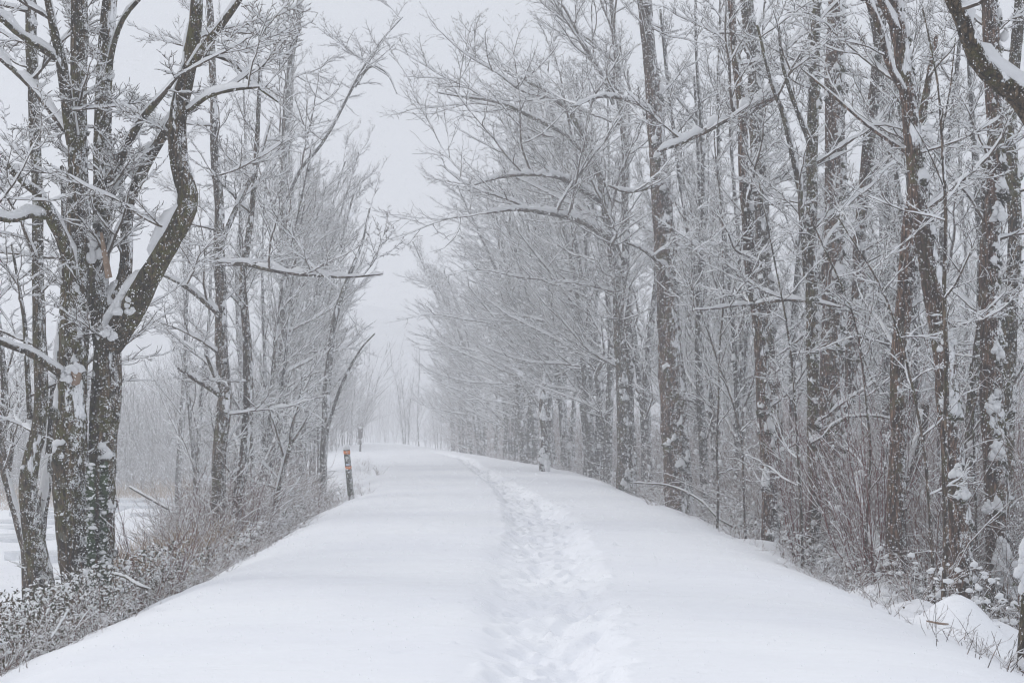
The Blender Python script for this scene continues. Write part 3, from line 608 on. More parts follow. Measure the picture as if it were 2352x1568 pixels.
hero('sapling', 'thin bare dark sapling rising between the leaning and the knobbly trunk', 16, [
    ('trunk', [(2170, 1330, 13), (2171, 1000, 12), (2172, 700, 10), (2171, 500, 9), (2168, 350, 8), (2158, 230, 6), (2140, 130, 4), (2120, 20, 3)], 0),
    ('limb', [(2164, 300, 5), (2185, 200, 4, .2), (2195, 90, 3, .3)], 0), ('limb', [(2168, 430, 4), (2120, 330, 3, -.2), (2060, 230, 2.5, -.3)], 0)],
    seed=32, zmin=2.2, lim=1.3, L=1.0, up=(.1, .9), k=(4, 4, 2), clump=(0, .05), shoot=(0, .2), cat='sapling', hs=(.012, .01, .008))
for i_, (p_, d_, lb_) in enumerate((([(1648, 1180, 6), (1650, 900, 5), (1662, 600, 4), (1640, 300, 3)], 28, 'thin bare sapling just right of the thick straight trunk'),
        ([(1842, 1270, 8), (1832, 1000, 6), (1800, 700, 5), (1742, 420, 3)], 22, 'thin sapling slanting left in front of the furrowed trunk'),
        ([(1990, 1300, 7), (1996, 1000, 6), (1962, 740, 5), (1850, 470, 3)], 20, 'thin sapling bending left across the furrowed trunk'),
        ([(2142, 1340, 8), (2120, 1000, 7), (2040, 700, 5), (1925, 500, 3)], 17.5, 'long thin stem crossing in front of the slim straight trunk'),
        ([(2248, 1350, 7), (2236, 1050, 6), (2240, 800, 5), (2300, 520, 3)], 19.5, 'thin stem in the slot left of the knobbly snow piled trunk'),
        ([(1712, 1230, 6), (1700, 1000, 5), (1640, 800, 4), (1580, 640, 2.5)], 27, 'slender whip leaning left beside the knobbly upright tree'))):
    hero('sapling', lb_, d_, [('trunk', p_, 0)], seed=340 + i_, zmin=.6, lim=2.2, L=1.3, up=(.0, .9), k=(5, 5, 2), clump=(0, .05), shoot=(0, .2), cat='sapling', hs=(.02, .018, .014))
hero('snow_plastered_snag', 'short broken snag plastered white with a cone of snow on top', 52, [
    ('trunk', [(1250, 1072, 22), (1250, 1000, 17), (1246, 930, 14), (1250, 880, 10)], 0)],
    seed=33, lim=0, clump=(50, .085), shoot=(10, .3), cat='dead tree', az0=-1.2, spread=1.2)
hero('snow_plastered_sapling', 'crooked white sapling coated in snow left of the taped post', 30, [
    ('trunk', [(632, 1150, 12), (640, 1110, 11), (655, 1060, 11), (668, 1020, 10), (672, 975, 8), (684, 935, 5), (690, 890, 3)], .06),
    ('limb', [(668, 1020, 7), (690, 985, 5), (706, 955, 3)], .05), ('limb', [(655, 1058, 7), (640, 1010, 6), (626, 965, 4), (615, 930, 3)], .05)],
    seed=34, zmin=.0, lim=3.5, L=.9, k=(4, 4, 2), clump=(20, .07), shoot=(10, .3), cat='sapling', twigs=M_TWIGF)

# ---- repeated trees: a few kinds grown once, then copied -----------
def make_kind(seed, H, nst, bias, r0=.16, lim=1.5, L=3.1, k=(8, 6, 3), zmin=1.8, lean=.06, thick=1.0, clump=30, size=.14, hs=(.04, .030, .022), up=(.25, 1.1), fan=1.0):
    rng = rs(seed); st = []
    for i in range(nst):
        n = int(H / .4); a = rng.uniform(0, 6.28); sp = rng.uniform(.02, .14) * fan if nst > 1 else lean * .5
        p = np.zeros((n, 4)); z = np.linspace(-.5, H * rng.uniform(.78, 1.0), n); t = z / H
        p[:, 0] = math.cos(a) * (.15 + sp * np.maximum(z, 0) * (.5 + t)) * (nst > 1) + bias[0] * lean * np.maximum(z, 0) * t * 2 + .12 * np.sin(z * .6 + rng.random() * 6)
        p[:, 1] = math.sin(a) * (.15 + sp * np.maximum(z, 0)) * (nst > 1) + .12 * np.sin(z * .5 + rng.random() * 6)
        p[:, 2] = z; p[:, 3] = r0 * rng.uniform(.75, 1.15) * (1 - .82 * t.clip(0, 1)); st.append(p)
    gt = Geo(); gb = Geo(); gs = Geo()
    for p in st: stem_mesh(gt, rng, p, 8, .2)
    gw, g2 = crown(rng, st, lim, L, up, bias, k, zmin, thick, trop=.04, hs=hs, len_by=lambda z: np.clip(1.25 - z / H * .8, .35, 1.2))
    trunk_snow(rng, gs, gb, st, clump, size, spread=2.0, sub=1); shoots(rng, gw, g2, st, 26, .7, zmax=H * .6)
    gt.v += gb.v; gt.t += [t + gt.n for t in gb.t]; gt.n += gb.n
    gs.v += g2.v; gs.q += [q + gs.n for q in g2.q]; gs.n += g2.n
    parts = [gt.build('trunk', M_BARKF, None, link=False), gw.build('crown', M_TWIGF, None, link=False), gs.build('snow', M_SNOW, None, link=False)]
    return parts, H
_used = set()
def plant(kind, x, y, H, rz, name, label, group, cat='tree', wid=1.0):
    parts, H0 = kind
    z = hz(x, y)
    r = empty(name, (x, y, z), label, cat, group); s = H / H0; r.rotation_euler = (0, 0, rz); r.scale = (s * wid, s * wid, s)
    for p in parts:
        c = p if id(p) not in _used else p.copy()
        _used.add(id(p)); COL.objects.link(c); c.parent = r
    return r
KR = [make_kind(101, 15, 1, (-.7, 0, .1)), make_kind(102, 16, 3, (-.5, 0, .15), r0=.13), make_kind(103, 14, 2, (-.9, 0, .05), r0=.15, lean=.12),
      make_kind(104, 18, 1, (0, 0, .15), r0=.2, L=3.0), make_kind(105, 13, 4, (-.3, 0, .3), r0=.10, L=2.6), make_kind(106, 16, 2, (.1, 0, .1), r0=.16, L=3.2)]
KF = [make_kind(121, 14, 4, (-.8, 0, .25), r0=.12, L=4.0, k=(8, 7, 3), thick=1.0, hs=(.045, .034, .024), up=(.2, 1.1), fan=1.3, lean=.08, lim=1.5, zmin=2.6, clump=44),
      make_kind(122, 14, 3, (-1.0, 0, .12), r0=.15, L=4.6, k=(9, 7, 3), thick=1.0, hs=(.045, .034, .024), up=(.0, 1.0), fan=1.3, lean=.07, lim=1.5, zmin=2.8, clump=44),
      make_kind(123, 13, 5, (-.3, 0, .4), r0=.09, L=3.2, k=(8, 6, 3), thick=1.0, hs=(.045, .034, .024), up=(.3, 1.2), fan=1.5, lim=1.4, zmin=2.2, clump=36)]
KT = make_kind(107, 11, 1, (0, 0, .7), r0=.10, lim=1.8, L=2.2, k=(6, 5, 3), zmin=1.5, clump=4, size=.08, hs=(.03, .02, .015))   # light, little snow
KY = make_kind(108, 7, 3, (0, 0, .9), r0=.05, lim=2.6, L=1.7, k=(5, 5, 3), zmin=.6, clump=3, size=.07, hs=(.03, .02, .015))
KS = make_kind(109, 22, 1, (.1, 0, .3), r0=.24, lim=1.2, L=3.6, zmin=5, clump=14, size=.15, hs=(.05, .03, .02))

def by_px(px, d): return (px - 1176) / FL * d, d
# right hand row along the bend, nearest first: (px, d, height, kind, turn)
row = [(1482, 47, 17, 5, .3, 'second trunk left of the thick straight dark trunk, snow spotted'), (1404, 50, 17, 0, .1, 'trunk close behind the leaning tree with the sweeping boughs'),
    (1372, 54, 15, 7, -.2, 'tree bending over the trail just left of the sweeping boughs'), (1338, 57, 17, 1, .2, 'clump of three stems between the sweeping boughs and the white snag'),
    (1306, 62, 14, 6, -.1, 'spreading tree immediately right of the white snag'), (1274, 66, 16, 4, .5, 'thin many stemmed tree right behind the white snag'),
    (1214, 74, 15, 7, .1, 'fan shaped tree immediately left of the white snag'), (1190, 80, 17, 1, -.3, 'three stemmed tree second to the left of the white snag'),
    (1164, 87, 14, 8, .2, 'pale tree halfway between the white snag and the end of the row'), (1140, 94, 17, 0, .4, 'single tall trunk past the middle of the far row'),
    (1116, 100, 14.5, 6, -.2, 'bushy many stemmed tree fourth from the far end of the row'), (1092, 107, 17.5, 2, .3, 'faded twin stemmed tree third from the far end of the row'),
    (1062, 114, 14, 8, .1, 'faded fan shaped tree next to the far end of the row'), (1036, 122, 15, 1, -.1, 'palest tree at the far end of the row, reaching into the gap')]
for px, d, H, kd, rz, lb in row:
    rz = rz * 1.8 + .5 * math.sin(px * 1.7)
    x, y = by_px(px, d); plant((KR + KF)[kd], x, y, H, rz, 'row_tree', lb, 'trees lining the right side of the trail', wid=(1.4 if d > 70 else 1.15) if kd > 5 else 1.1)
for px, d, H, K, lb, wd in ((962, 138, 11, KT, 'lone straight pale tree beyond the bend in the gap', .8), (934, 134, 8, KY, 'small thin forked tree just left of the lone pale tree in the gap', 1), (1008, 150, 8, KY, 'faint shrubby tree between the lone pale tree and the row', 1)):
    x, y = by_px(px, d); plant(K, x, y, H, .4, 'pale_tree', lb, 'small trees beyond the bend', wid=wd)
# left hand group behind the post
lrow = [(590, 36, 11, KR[4], 2.2, 'bushy thin stems right beside the spindly twin stem tree'), (455, 44, 13, KR[5], 1.0, 'snowy tree standing between the forked tree and the spindly tree'),
    (690, 56, 14, KF[0], 3.3, 'clump of upright stems right of the tall arching tree'), (718, 60, 13.5, KF[2], 2.7, 'dense thin clump next left of the slender split stem'),
    (672, 60, 20, KS, 3.0, 'very tall straight grey trunk behind the arching tree'), (618, 48, 12, KF[1], 3.2, 'leaning tree left of the tall arching tree'),
    (728, 52, 9.5, KT, 1.9, 'light upright tree behind the slender split stem'), (548, 56, 18, KS, 1.2, 'tall straight trunk rising behind the spindly tree'),
    (420, 62, 19, KR[3], 2.1, 'pale tall tree right behind the big limb of the forked tree'),
   ]
for px, d, H, K, rz, lb in lrow:
    x, y = by_px(px, d); plant(K, x, y, H, rz, 'left_side_tree', lb, 'trees on the left side of the trail', wid=.9 if K in (KS, KT) else .8)
# the wood on the right: rows going back
rg = rs(77); zones = [(1560, 1700, 'snowy tree deep in the wood right of the thick straight trunk'), (1700, 1850, 'snowy tree deep in the wood behind the knobbly upright tree'),
    (1850, 2000, 'snowy tree deep in the wood behind the broad furrowed trunk'), (2000, 2160, 'snowy tree deep in the wood behind the large leaning trunk'), (2160, 2420, 'snowy tree deep in the wood behind the right edge trunks')]
near_wood = [(1612, 35, 'snowy background tree touching the right side of the thick straight trunk'), (1662, 41, 'snowy background tree midway between the thick straight trunk and the knobbly tree'),
    (1708, 37, 'snowy background tree just left of the knobbly upright tree'), (1828, 38, 'snowy background tree just right of the knobbly upright tree'), (2024, 33, 'snowy background tree just left of the slim straight trunk'),
    (2122, 30, 'snowy background tree in the slot between the slim straight trunk and the large leaning trunk'), (2248, 31, 'snowy background tree in the slot between the large leaning trunk and the knobbly trunk'), (2348, 33, 'snowy background tree at the right frame edge beyond the knobbly trunk')]
for i, (px, d, lb) in enumerate(near_wood):
    x, y = by_px(px, d); plant(KR[(i * 5 + 3) % 6], x, y, 14 + i % 4, i * 1.3, 'wood_tree', lb, 'nearer trees of the right wood', wid=.85)
for zi, (p0, p1, lb) in enumerate(zones):
    for k in (2, 4, 5):
        px = p0 + (p1 - p0) * (k * .618 % 1) + rg.uniform(-8, 8); d = 36 + 9 * k + rg.uniform(-2, 2); x, y = by_px(px, d)
        if x - float(cpath(y)) < 5: x = float(cpath(y)) + 5.5
        q = int(rg.integers(0, 6)); plant(KR[q], x, y, rg.uniform(13, 18), rg.uniform(-1.2, 1.2), 'wood_tree', {2: 'clearest', 4: 'paler middle one', 5: 'faintest'}[k] + ' of three trees ' + lb[11:], 'right wood zone %s' % ('one', 'two', 'three', 'four', 'five')[zi], wid=rg.uniform(.75, 1.0))

# ------------------------------------------------------------------ undergrowth, far woods
def stems_field(name, label, mat, n, xr, seed, Lr, r, snow=.02, lean=.35, k=(5, 3), tall=None, curl=.12, smat=None, zoff=-.05, ysel=None, thick=1.0):
    rng = rs(seed); x, y = xr(rng, n); n = len(x); z = height(x, y) + zoff
    d = np.stack([rng.normal(0, lean, n), rng.normal(0, lean, n), np.ones(n)], -1); d /= np.linalg.norm(d, axis=1, keepdims=True); curl *= 1.5
    L = rng.uniform(Lr[0], Lr[1], n) if not callable(Lr) else Lr(rng, x, y)
    G, S = Geo(), Geo()
    P = grow(rng, np.stack([x, y, z], -1), d, L, 6, curl, -.03); rr = taper(np.full(n, r) * rng.uniform(.7, 1.3, n), 6, .4); tubes(G, P, rr, 3)
    if snow: snow_on(S, rng, P, rr, np.full(n, snow), 4, .7, .2)
    if k[0]:
        a = spawn(rng, P, rr, L, k[0], .15, (.4, 1.0), .42); P2 = grow(rng, a[0], a[1], a[2], 3, curl * 1.4, -.01); r2 = taper(np.maximum(a[3] * .7, .0028), 3, .5) * thick
        tubes(G, P2, r2, 3)
        if snow: snow_on(S, rng, P2, r2, np.full(len(P2), snow), 4, .55, .3)
        if k[1]:
            b = spawn(rng, P2, r2, a[2], k[1], .1, (.5, 1.1), .5); P3 = grow(rng, b[0], b[1], b[2], 2, curl, 0); r3 = taper(np.full(len(P3), .0026), 2, .6) * thick; tubes(G, P3, r3, 3, ry=r3 * 1.4)
    root = tag(G.build(name, mat), label, None, None, 'stuff')
    if snow and S.n: tag(S.build('snow', M_SNOW, root), kind='stuff')
    return root
def wedge(p0, p1, y0, y1):
    def f(rng, n):
        y = y0 + (y1 - y0) * rng.random(n * 4); x = (rng.uniform(p0, p1, n * 4) - 1176) / FL * y; ok = x < cpath(y) - 4.9 - .5 * rng.random(n * 4); return x[ok][:n], y[ok][:n]
    return f
def band(u0, u1, y0, y1, pw=1.0):
    def f(rng, n):
        y = y0 + (y1 - y0) * rng.random(n) ** pw; u = rng.uniform(u0, u1, n); return cpath(y) + u, y
    return f
stems_field('thicket', 'brown snow dusted thicket filling the wood on the right', M_THICK, 4400, band(5.4, 15, 18, 62, 1.2), 201, (1.0, 3.4), .0085, .012, .34, (6, 3), thick=1.0)
stems_field('thicket', 'grey thicket deep in the wood on the right', M_THICK, 1700, band(14, 34, 30, 95, .9), 202, (1.5, 4.5), .014, .03, .2, (6, 3), thick=1.3)
stems_field('thicket', 'pale closed thicket behind the far row of trees on the right', M_THICK, 800, band(6, 14, 64, 128, 1.0), 209, (2, 5), .016, .03, .2, (7, 3), thick=1.5)
stems_field('brush', 'snowy brush along the right shoulder of the trail', M_THICK, 2600, band(4.4, 6.4, 17, 90, 1.2), 203, (.2, .85), .005, .012, .5, (4, 2))
stems_field('thicket', 'grey brown thicket on the left bank below the spindly tree', M_THICK, 1700, wedge(405, 735, 26, 45), 204, (.5, 2.2), .008, .02, .25, (6, 3), thick=1.2)
stems_field('brush', 'tangled brush along the left shoulder of the trail', M_THICK, 2300, band(-6.6, -4.25, 9, 43, 1.3), 205, (.25, .9), .0045, .009, .6, (5, 2))
stems_field('brush', 'scattered twigs poking through the snow along both shoulders of the trail', M_THICK, 900, lambda rng, n: (lambda y, sd: (cpath(y) + sd * rng.uniform(3.75, 4.5, n), y))(11 + 55 * rng.random(n) ** 1.3, np.where(rng.random(n) < .5, -1, 1)), 208, (.08, .38), .003, .008, .55, (3, 0))
stems_field('tall_grass', 'tan dry grass and stalks on the left bank', M_GRASS, 9000, wedge(240, 570, 17, 32), 206, (.4, 1.15), .005, .0, .35, (2, 0))
stems_field('tall_grass', 'pale dry marsh grass beside the frozen creek', M_GRASS, 2600, wedge(-20, 460, 76, 92), 207, (.5, 1.3), .008, .0, .3, (1, 0))
def mass(name, label, n, x0, x1, y0, y1, h0, h1, seed, r, mat=M_TWIGF, k=(12, 4)):
    def f(rng, m): return rng.uniform(x0, x1, m), rng.uniform(y0, y1, m)
    return stems_field(name, label, mat, n, f, seed, (h0, h1), r, 0, .07, k, curl=.07, thick=2.2)
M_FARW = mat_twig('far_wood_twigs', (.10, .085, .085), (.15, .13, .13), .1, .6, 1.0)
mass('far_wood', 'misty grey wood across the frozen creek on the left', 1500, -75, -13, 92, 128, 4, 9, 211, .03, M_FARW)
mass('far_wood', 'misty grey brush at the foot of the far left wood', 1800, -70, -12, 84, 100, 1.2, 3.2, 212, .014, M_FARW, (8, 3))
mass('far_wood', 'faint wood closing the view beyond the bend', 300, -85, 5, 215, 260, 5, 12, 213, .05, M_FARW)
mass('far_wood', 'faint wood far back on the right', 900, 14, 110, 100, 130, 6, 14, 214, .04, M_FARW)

# bramble leaves and snow pads near the left shoulder, leaf clumps on the right
def leafy(name, label, mat, n, xr, hmax, size, seed, pads, psize):
    rng = rs(seed); x, y = xr(rng, n); c = np.stack([x, y, height(x, y) + hmax * rng.random(n) ** .8], -1)
    s = size * rng.uniform(.5, 1.3, n)[:, None]; a = rng.normal(0, 1, (n, 3)); a /= np.linalg.norm(a, axis=1, keepdims=True)
    b = np.cross(a, rng.normal(0, 1, (n, 3))); b /= np.linalg.norm(b, axis=1, keepdims=True); nn = np.cross(a, b)
    v = np.stack([c - a * s, c + b * s * .5 + nn * s * .15, c + a * s, c - b * s * .5 + nn * s * .15], 1)
    G = Geo(); G.add(v, np.arange(n * 4).reshape(n, 4)); r = tag(G.build(name, mat), label, None, None, 'stuff')
    S = Geo(); m = pads; i = rng.integers(0, n, m); ss = psize * rng.uniform(.4, 1.5, m)
    blobs(S, rng, c[i] + [0, 0, .012], ss, ss * rng.uniform(.4, 1, m), ss * rng.uniform(.3, .8, m), 1, .3, .2)
    tag(S.build('snow', M_SNOW, r), kind='stuff'); return r
leafy('brambles', 'dark bramble leaves holding pads of snow on the near left bank', M_LEAF, 26000, band(-6.6, -4.2, 9, 19, 1.0), .75, .022, 221, 3400, .024)
leafy('brambles', 'bramble leaves under snow along the left shoulder', M_LEAF, 9000, band(-6.4, -4.4, 17, 44, 1.0), .5, .028, 222, 3000, .032)
leafy('brambles', 'snow padded leaves at the feet of the right hand trees', M_LEAF, 7000, band(4.5, 8, 15, 50, 1.0), .5, .03, 223, 4200, .04)
tg = rs(224)
def clumps(rng, n):
    y = 20 + 45 * rng.random(n); return cpath(y) + rng.uniform(4.8, 14, n), y
S = Geo(); x, y = clumps(tg, 2600); c = np.stack([x, y, height(x, y) + 2.6 * tg.random(2600) ** 1.5], -1); ss = .05 * tg.uniform(.3, 1.8, 2600)
blobs(S, tg, c, ss * .8, ss * .8, ss * .9, 1, .3, .3); tag(S.build('snow_tufts', M_SNOW), 'tufts of snow caught in the right hand thicket', kind='stuff')

# ------------------------------------------------------------------ single plants and fallen wood
def bush(name, label, px, d, n, L, mat, seed, group=None, lean=.3, cat='shrub', r=.006, snow=.012, up=-.0, k=(5, 3)):
    rng = rs(seed); x, y = by_px(px, d); loc = (x, y, hz(x, y)); root = empty(name, loc, label, cat, group)
    a = rng.uniform(0, 6.28, n); P0 = np.stack([x + .12 * np.cos(a) * rng.random(n), y + .12 * np.sin(a), np.full(n, loc[2] - .08)], -1)
    dr = np.stack([np.cos(a) * lean * rng.uniform(.3, 1.6, n), np.sin(a) * lean, np.ones(n)], -1); dr /= np.linalg.norm(dr, axis=1, keepdims=True)
    ln = L * rng.uniform(.55, 1.1, n); P = grow(rng, P0, dr, ln, 8, .09, up); rr = taper(np.full(n, r), 8, .3)
    G, T, S = Geo(), Geo(), Geo(); tubes(G, P, rr, 5); snow_on(S, rng, P, rr, np.full(n, snow), 4, .6, .25)
    b = spawn(rng, P, rr, ln, k[0], .25, (.3, .8), .4); P2 = grow(rng, b[0], b[1], b[2], 4, .1, .02); r2 = taper(np.maximum(b[3] * .6, .003), 4, .5); tubes(T, P2, r2, 3); snow_on(S, rng, P2, r2, np.full(len(P2), snow), 4, .5, .35)
    c = spawn(rng, P2, r2, b[2], k[1], .2, (.3, .9), .4); P3 = grow(rng, c[0], c[1], c[2], 2, .1, .02); tubes(T, P3, taper(np.full(len(P3), .0026), 2, .6), 3)
    G.build('stems', mat, root, loc=loc); T.build('twigs', mat, root, loc=loc); S.build('snow', M_SNOW, root, loc=loc); return root
bush('red_shrub', 'tall red stemmed shrub between the furrowed trunk and the slim straight trunk', 2005, 19.5, 26, 3.6, M_RED, 301, lean=.16, r=.009)
bush('red_shrub', 'smaller reddish shrub left of the slim straight trunk', 1965, 21.5, 16, 2.6, M_RED, 302, lean=.2, r=.007)
bush('red_shrub', 'reddish shrub behind the large leaning trunk and the slim one', 2130, 21, 22, 3.0, M_RED, 303, lean=.2, r=.008)
bush('red_shrub', 'reddish brush at the far right edge behind the knobbly trunk', 2350, 24, 24, 4.0, M_RED, 304, lean=.2, r=.009)
bush('red_shrub', 'bare upright shrub on the left bank in front of the frozen creek', 338, 17.5, 12, 1.5, M_RED, 305, lean=.3, r=.006)
bush('red_shrub', 'small bare shrub just right of the bigger one before the creek', 398, 18.5, 8, 1.2, M_RED, 306, lean=.25, r=.005)
bush('red_shrub', 'reddish shrub left of the broad furrowed trunk', 1835, 24, 22, 2.8, M_RED, 313, lean=.2, r=.008)
bush('red_shrub', 'reddish shrub between the large leaning trunk and the knobbly trunk', 2250, 20.5, 20, 2.6, M_RED, 314, lean=.2, r=.007)
bush('red_shrub', 'reddish shrub under the spindly twin stem tree on the left bank', 560, 27, 18, 1.8, M_RED, 315, lean=.25, r=.007)
bush('twiggy_shrub', 'fine twiggy shrub at the foot of the spindly tree', 450, 22, 18, 1.5, M_THICK, 307, lean=.4)
bush('twiggy_shrub', 'low snowy shrub leaning over the snow edge left of the post', 735, 33, 18, .9, M_THICK, 308, lean=.6)
bush('twiggy_shrub', 'little tuft of twigs on the snow just right of the post', 838, 37.5, 12, .35, M_THICK, 309, lean=.8, r=.004, k=(3, 2))
bush('twiggy_shrub', 'grass tuft on the slope behind the post', 872, 50, 12, .4, M_THICK, 310, lean=.4, r=.004, k=(3, 2))
bush('twiggy_shrub', 'twig tuft breaking the snow below the thick straight trunk', 1500, 31, 14, .6, M_THICK, 311, lean=.7, r=.005, k=(3, 2))
bush('twiggy_shrub', 'snowy shrub at the base of the slim straight trunk', 2100, 16.9, 24, .7, M_THICK, 312, lean=.8, r=.005)

def rod(name, label, cat, pts, d, mat, snow, seed, group=None):
    rng = rs(seed); a = np.array([(p + (0,))[:4] if len(p) == 3 else p for p in pts], float)
    q = np.array([[*W(p[0], p[1], d + p[3]), p[2] * (d + p[3]) / FL / 2] for p in a]); q = smooth_line(q, 18)
    loc = tuple(q[0, :3]); root = empty(name, loc, label, cat, group); G = Geo(); stem_mesh(G, rng, q, 8, rough=.12); G.build('stem', mat, root, loc=loc)
    if snow: S = Geo(); snow_on(S, rng, q[None, :, :3], q[None, :, 3], [snow], 8, 1, .1); S.build('snow', M_SNOW, root, loc=loc)
    return root
rod('fallen_branch', 'snow topped dead pole leaning over the creek behind the left bank', 'fallen branch', [(298, 1118, 5, 2), (350, 1148, 7, 1), (408, 1180, 8, 0)], 30, M_BARKF, .022, 321)
rod('fallen_branch', 'long bent branch resting on the snow edge below the straight trunk', 'fallen branch', [(1455, 1108, 3, 1), (1540, 1116, 4, .5), (1610, 1150, 4, 0), (1650, 1190, 5, -.3), (1690, 1212, 5, -.5)], 29, M_BARK, .022, 322)
rod('arching_branch', 'slender snow lined bough arching low across the furrowed trunk', 'fallen branch', [(1862, 1018, 4, .5), (1895, 1000, 6, 0), (1925, 965, 7, 0), (1970, 955, 5, 0), (2030, 958, 5, 0), (2070, 975, 4, 0), (2072, 1330, 4, .4)], 21, M_BARK, .022, 324)
rod('snowy_log', 'leaning log buried white with snow behind the red shrub', 'log', [(2045, 1330, 20, 0), (2000, 1240, 17, .3), (1975, 1130, 13, .5), (1985, 1080, 12, .6)], 20.5, M_BARK, .16, 325)
rod('snowy_log', 'thick leaning stub covered in snow between the two right hand trunks', 'log', [(2080, 1130, 26, .6), (2110, 1030, 24, .5), (2125, 930, 20, .5)], 21, M_BARKM, .18, 326)
rod('fallen_stick', 'short dark stick lying on the snow in the right foreground', 'stick', [(2128, 1425, 4, 0), (2160, 1431, 5, 0), (2178, 1432, 3, .2)], 12.4, M_BARE, 0, 327)
rod('fallen_branch', 'bare stick slanting out of the snow at the near left edge', 'fallen branch', [(118, 1465, 4, 0), (140, 1430, 4, .1), (158, 1398, 3, .2)], 10.6, M_BARK, .012, 328)
rod('fallen_branch', 'gnarled snowy root beside the base of the near forked tree', 'fallen branch', [(262, 1318, 5, 1), (290, 1326, 6, .5), (320, 1345, 6, 0), (345, 1352, 5, 0)], 13.8, M_BARKM, .018, 329)

# dry stalks standing in the snow at lower right
rg = rs(331)
def stalk(i, px, d, L, lean, fork):
    x, y = by_px(px, d); z = hz(x, y)
    q0 = np.array([[[x, y, z - .06]]]); dr = np.array([[lean, rg.normal(0, .1), 1.]]); dr /= np.linalg.norm(dr)
    P = grow(rg, np.array([[x, y, z - .06]]), dr, np.array([L]), 5, .05, 0); r = taper(np.array([rg.uniform(.0025, .005)]), 5, .5); G = Geo(); tubes(G, P, r, 5)
    if fork:
        a = spawn(rg, P, r, np.array([L]), 2, .4, (.4, .8), .6); P2 = grow(rg, a[0], a[1], a[2], 3, .05, 0); tubes(G, P2, taper(np.full(2, .0022), 3), 4)
    o = G.build('dry_stalk', M_BARKR); tag(o, 'thin dry stalk standing in the open snow at lower right', 'stalk', 'dry stalks in the snow at lower right')
for i in range(26): stalk(i, rg.uniform(2130, 2350), rg.uniform(10.4, 13.8), rg.uniform(.1, .5), rg.normal(0, .45), i % 3 == 0)

# cones of snow on the near right trunks and the pile in the crotch at the right edge
def mound_on(root, items, seed, mat=M_SNOW):
    rng = rs(seed); loc = np.array(root.location)
    for px, py, d, sx, sz in items:
        S = Geo(); s = sx * d / FL; h = sz * d / FL; c = W(px, py, d); n = 26; t = rng.random(n) ** .8
        w = s * (1 - t) ** .75 * 1.05; a = rng.uniform(0, 6.283, n); q = rng.random(n) ** .5
        cc = c + np.stack([np.cos(a) * w * q, np.sin(a) * w * q * .6, (t * 2 - 1) * h * .85], -1); e = s * .36 * (1.15 - .75 * t) * rng.uniform(.7, 1.3, n)
        blobs(S, rng, cc, e, e * .85, e * rng.uniform(.7, 1.3, n) * max(1, h / s * .8), 2, .2, .25)
        S.build('snow_pile', mat, root, loc=loc)
by_label = {o['label']: o for o in COL.objects if 'label' in o.keys()}
mound_on(by_label['knobbly trunk with big cones of snow piled on its ledges near the right edge'], [(2300, 1270, 18.7, 36, 46), (2287, 1030, 18.7, 20, 24), (2280, 925, 18.75, 20, 20), (2290, 800, 18.7, 16, 22), (2290, 485, 18.75, 22, 26), (2270, 1160, 18.7, 18, 16)], 401)
mound_on(by_label['large trunk leaning left with snow packed along its right side'], [(2178, 775, 17.9, 22, 34), (2200, 1080, 17.95, 20, 18), (2212, 1130, 17.95, 20, 16), (2178, 905, 17.95, 18, 22), (2130, 300, 17.95, 20, 24)], 402)
mound_on(by_label['tree mostly outside the right edge with a thick snow covered limb reaching in'], [(2352, 1300, 12.3, 26, 60), (2372, 1240, 12.4, 30, 60)], 403)
mound_on(by_label['big near tree with two fused dark trunks and a heavy snow laden fork'], [(247, 762, 16.7, 20, 17), (176, 842, 16.6, 20, 10), (288, 690, 16.75, 30, 40), (212, 560, 16.9, 18, 40), (150, 858, 16.6, 20, 16)], 404)
mound_on(by_label['short broken snag plastered white with a cone of snow on top'], [(1250, 885, 52, 11, 30), (1247, 950, 51.8, 10, 22), (1250, 1055, 51.7, 16, 24)], 405)

# ivy on the forked tree
rg = rs(341); n = 1500; t = rg.random(n); px = 196 + 44 * (1 - t * .6) * rg.random(n) + 12 * np.sin(t * 7); py = 1345 - 280 * t
keep = rg.random(n) < np.where(t > .4, .55, 1); px, py = px[keep], py[keep]; n = len(px); px = np.where(rg.random(n) < .5, 232 + 12 * rg.random(n), px * 0 + 203 + 12 * rg.random(n))
c = np.array([W(px[i], py[i], 16.72 + .12 * rg.random() + (.12 if px[i] > 225 else 0)) for i in range(n)]); s = .045 * rg.uniform(.6, 1.2, n)[:, None]
a = rg.normal(0, 1, (n, 3)) * [1, .4, 1]; a /= np.linalg.norm(a, axis=1, keepdims=True); b = np.cross(a, rg.normal(0, 1, (n, 3))); b /= np.linalg.norm(b, axis=1, keepdims=True)
root = empty('ivy', tuple(W(215, 1345, 16.8)), 'green ivy with snow climbing the seam of the near forked tree', 'ivy')
G = Geo(); G.add(np.stack([c - a * s, c + b * s * .7, c + a * s, c - b * s * .7], 1), np.arange(n * 4).reshape(n, 4)); G.build('leaves', M_IVY, root, loc=root.location)
S = Geo(); i = rg.integers(0, n, 70); ss = .042 * rg.uniform(.3, 1.4, 70); blobs(S, rg, c[i] - [0, .03, 0], ss, ss * .6, ss * .5, 1, .3, .1); S.build('snow', M_SNOW, root, loc=root.location)

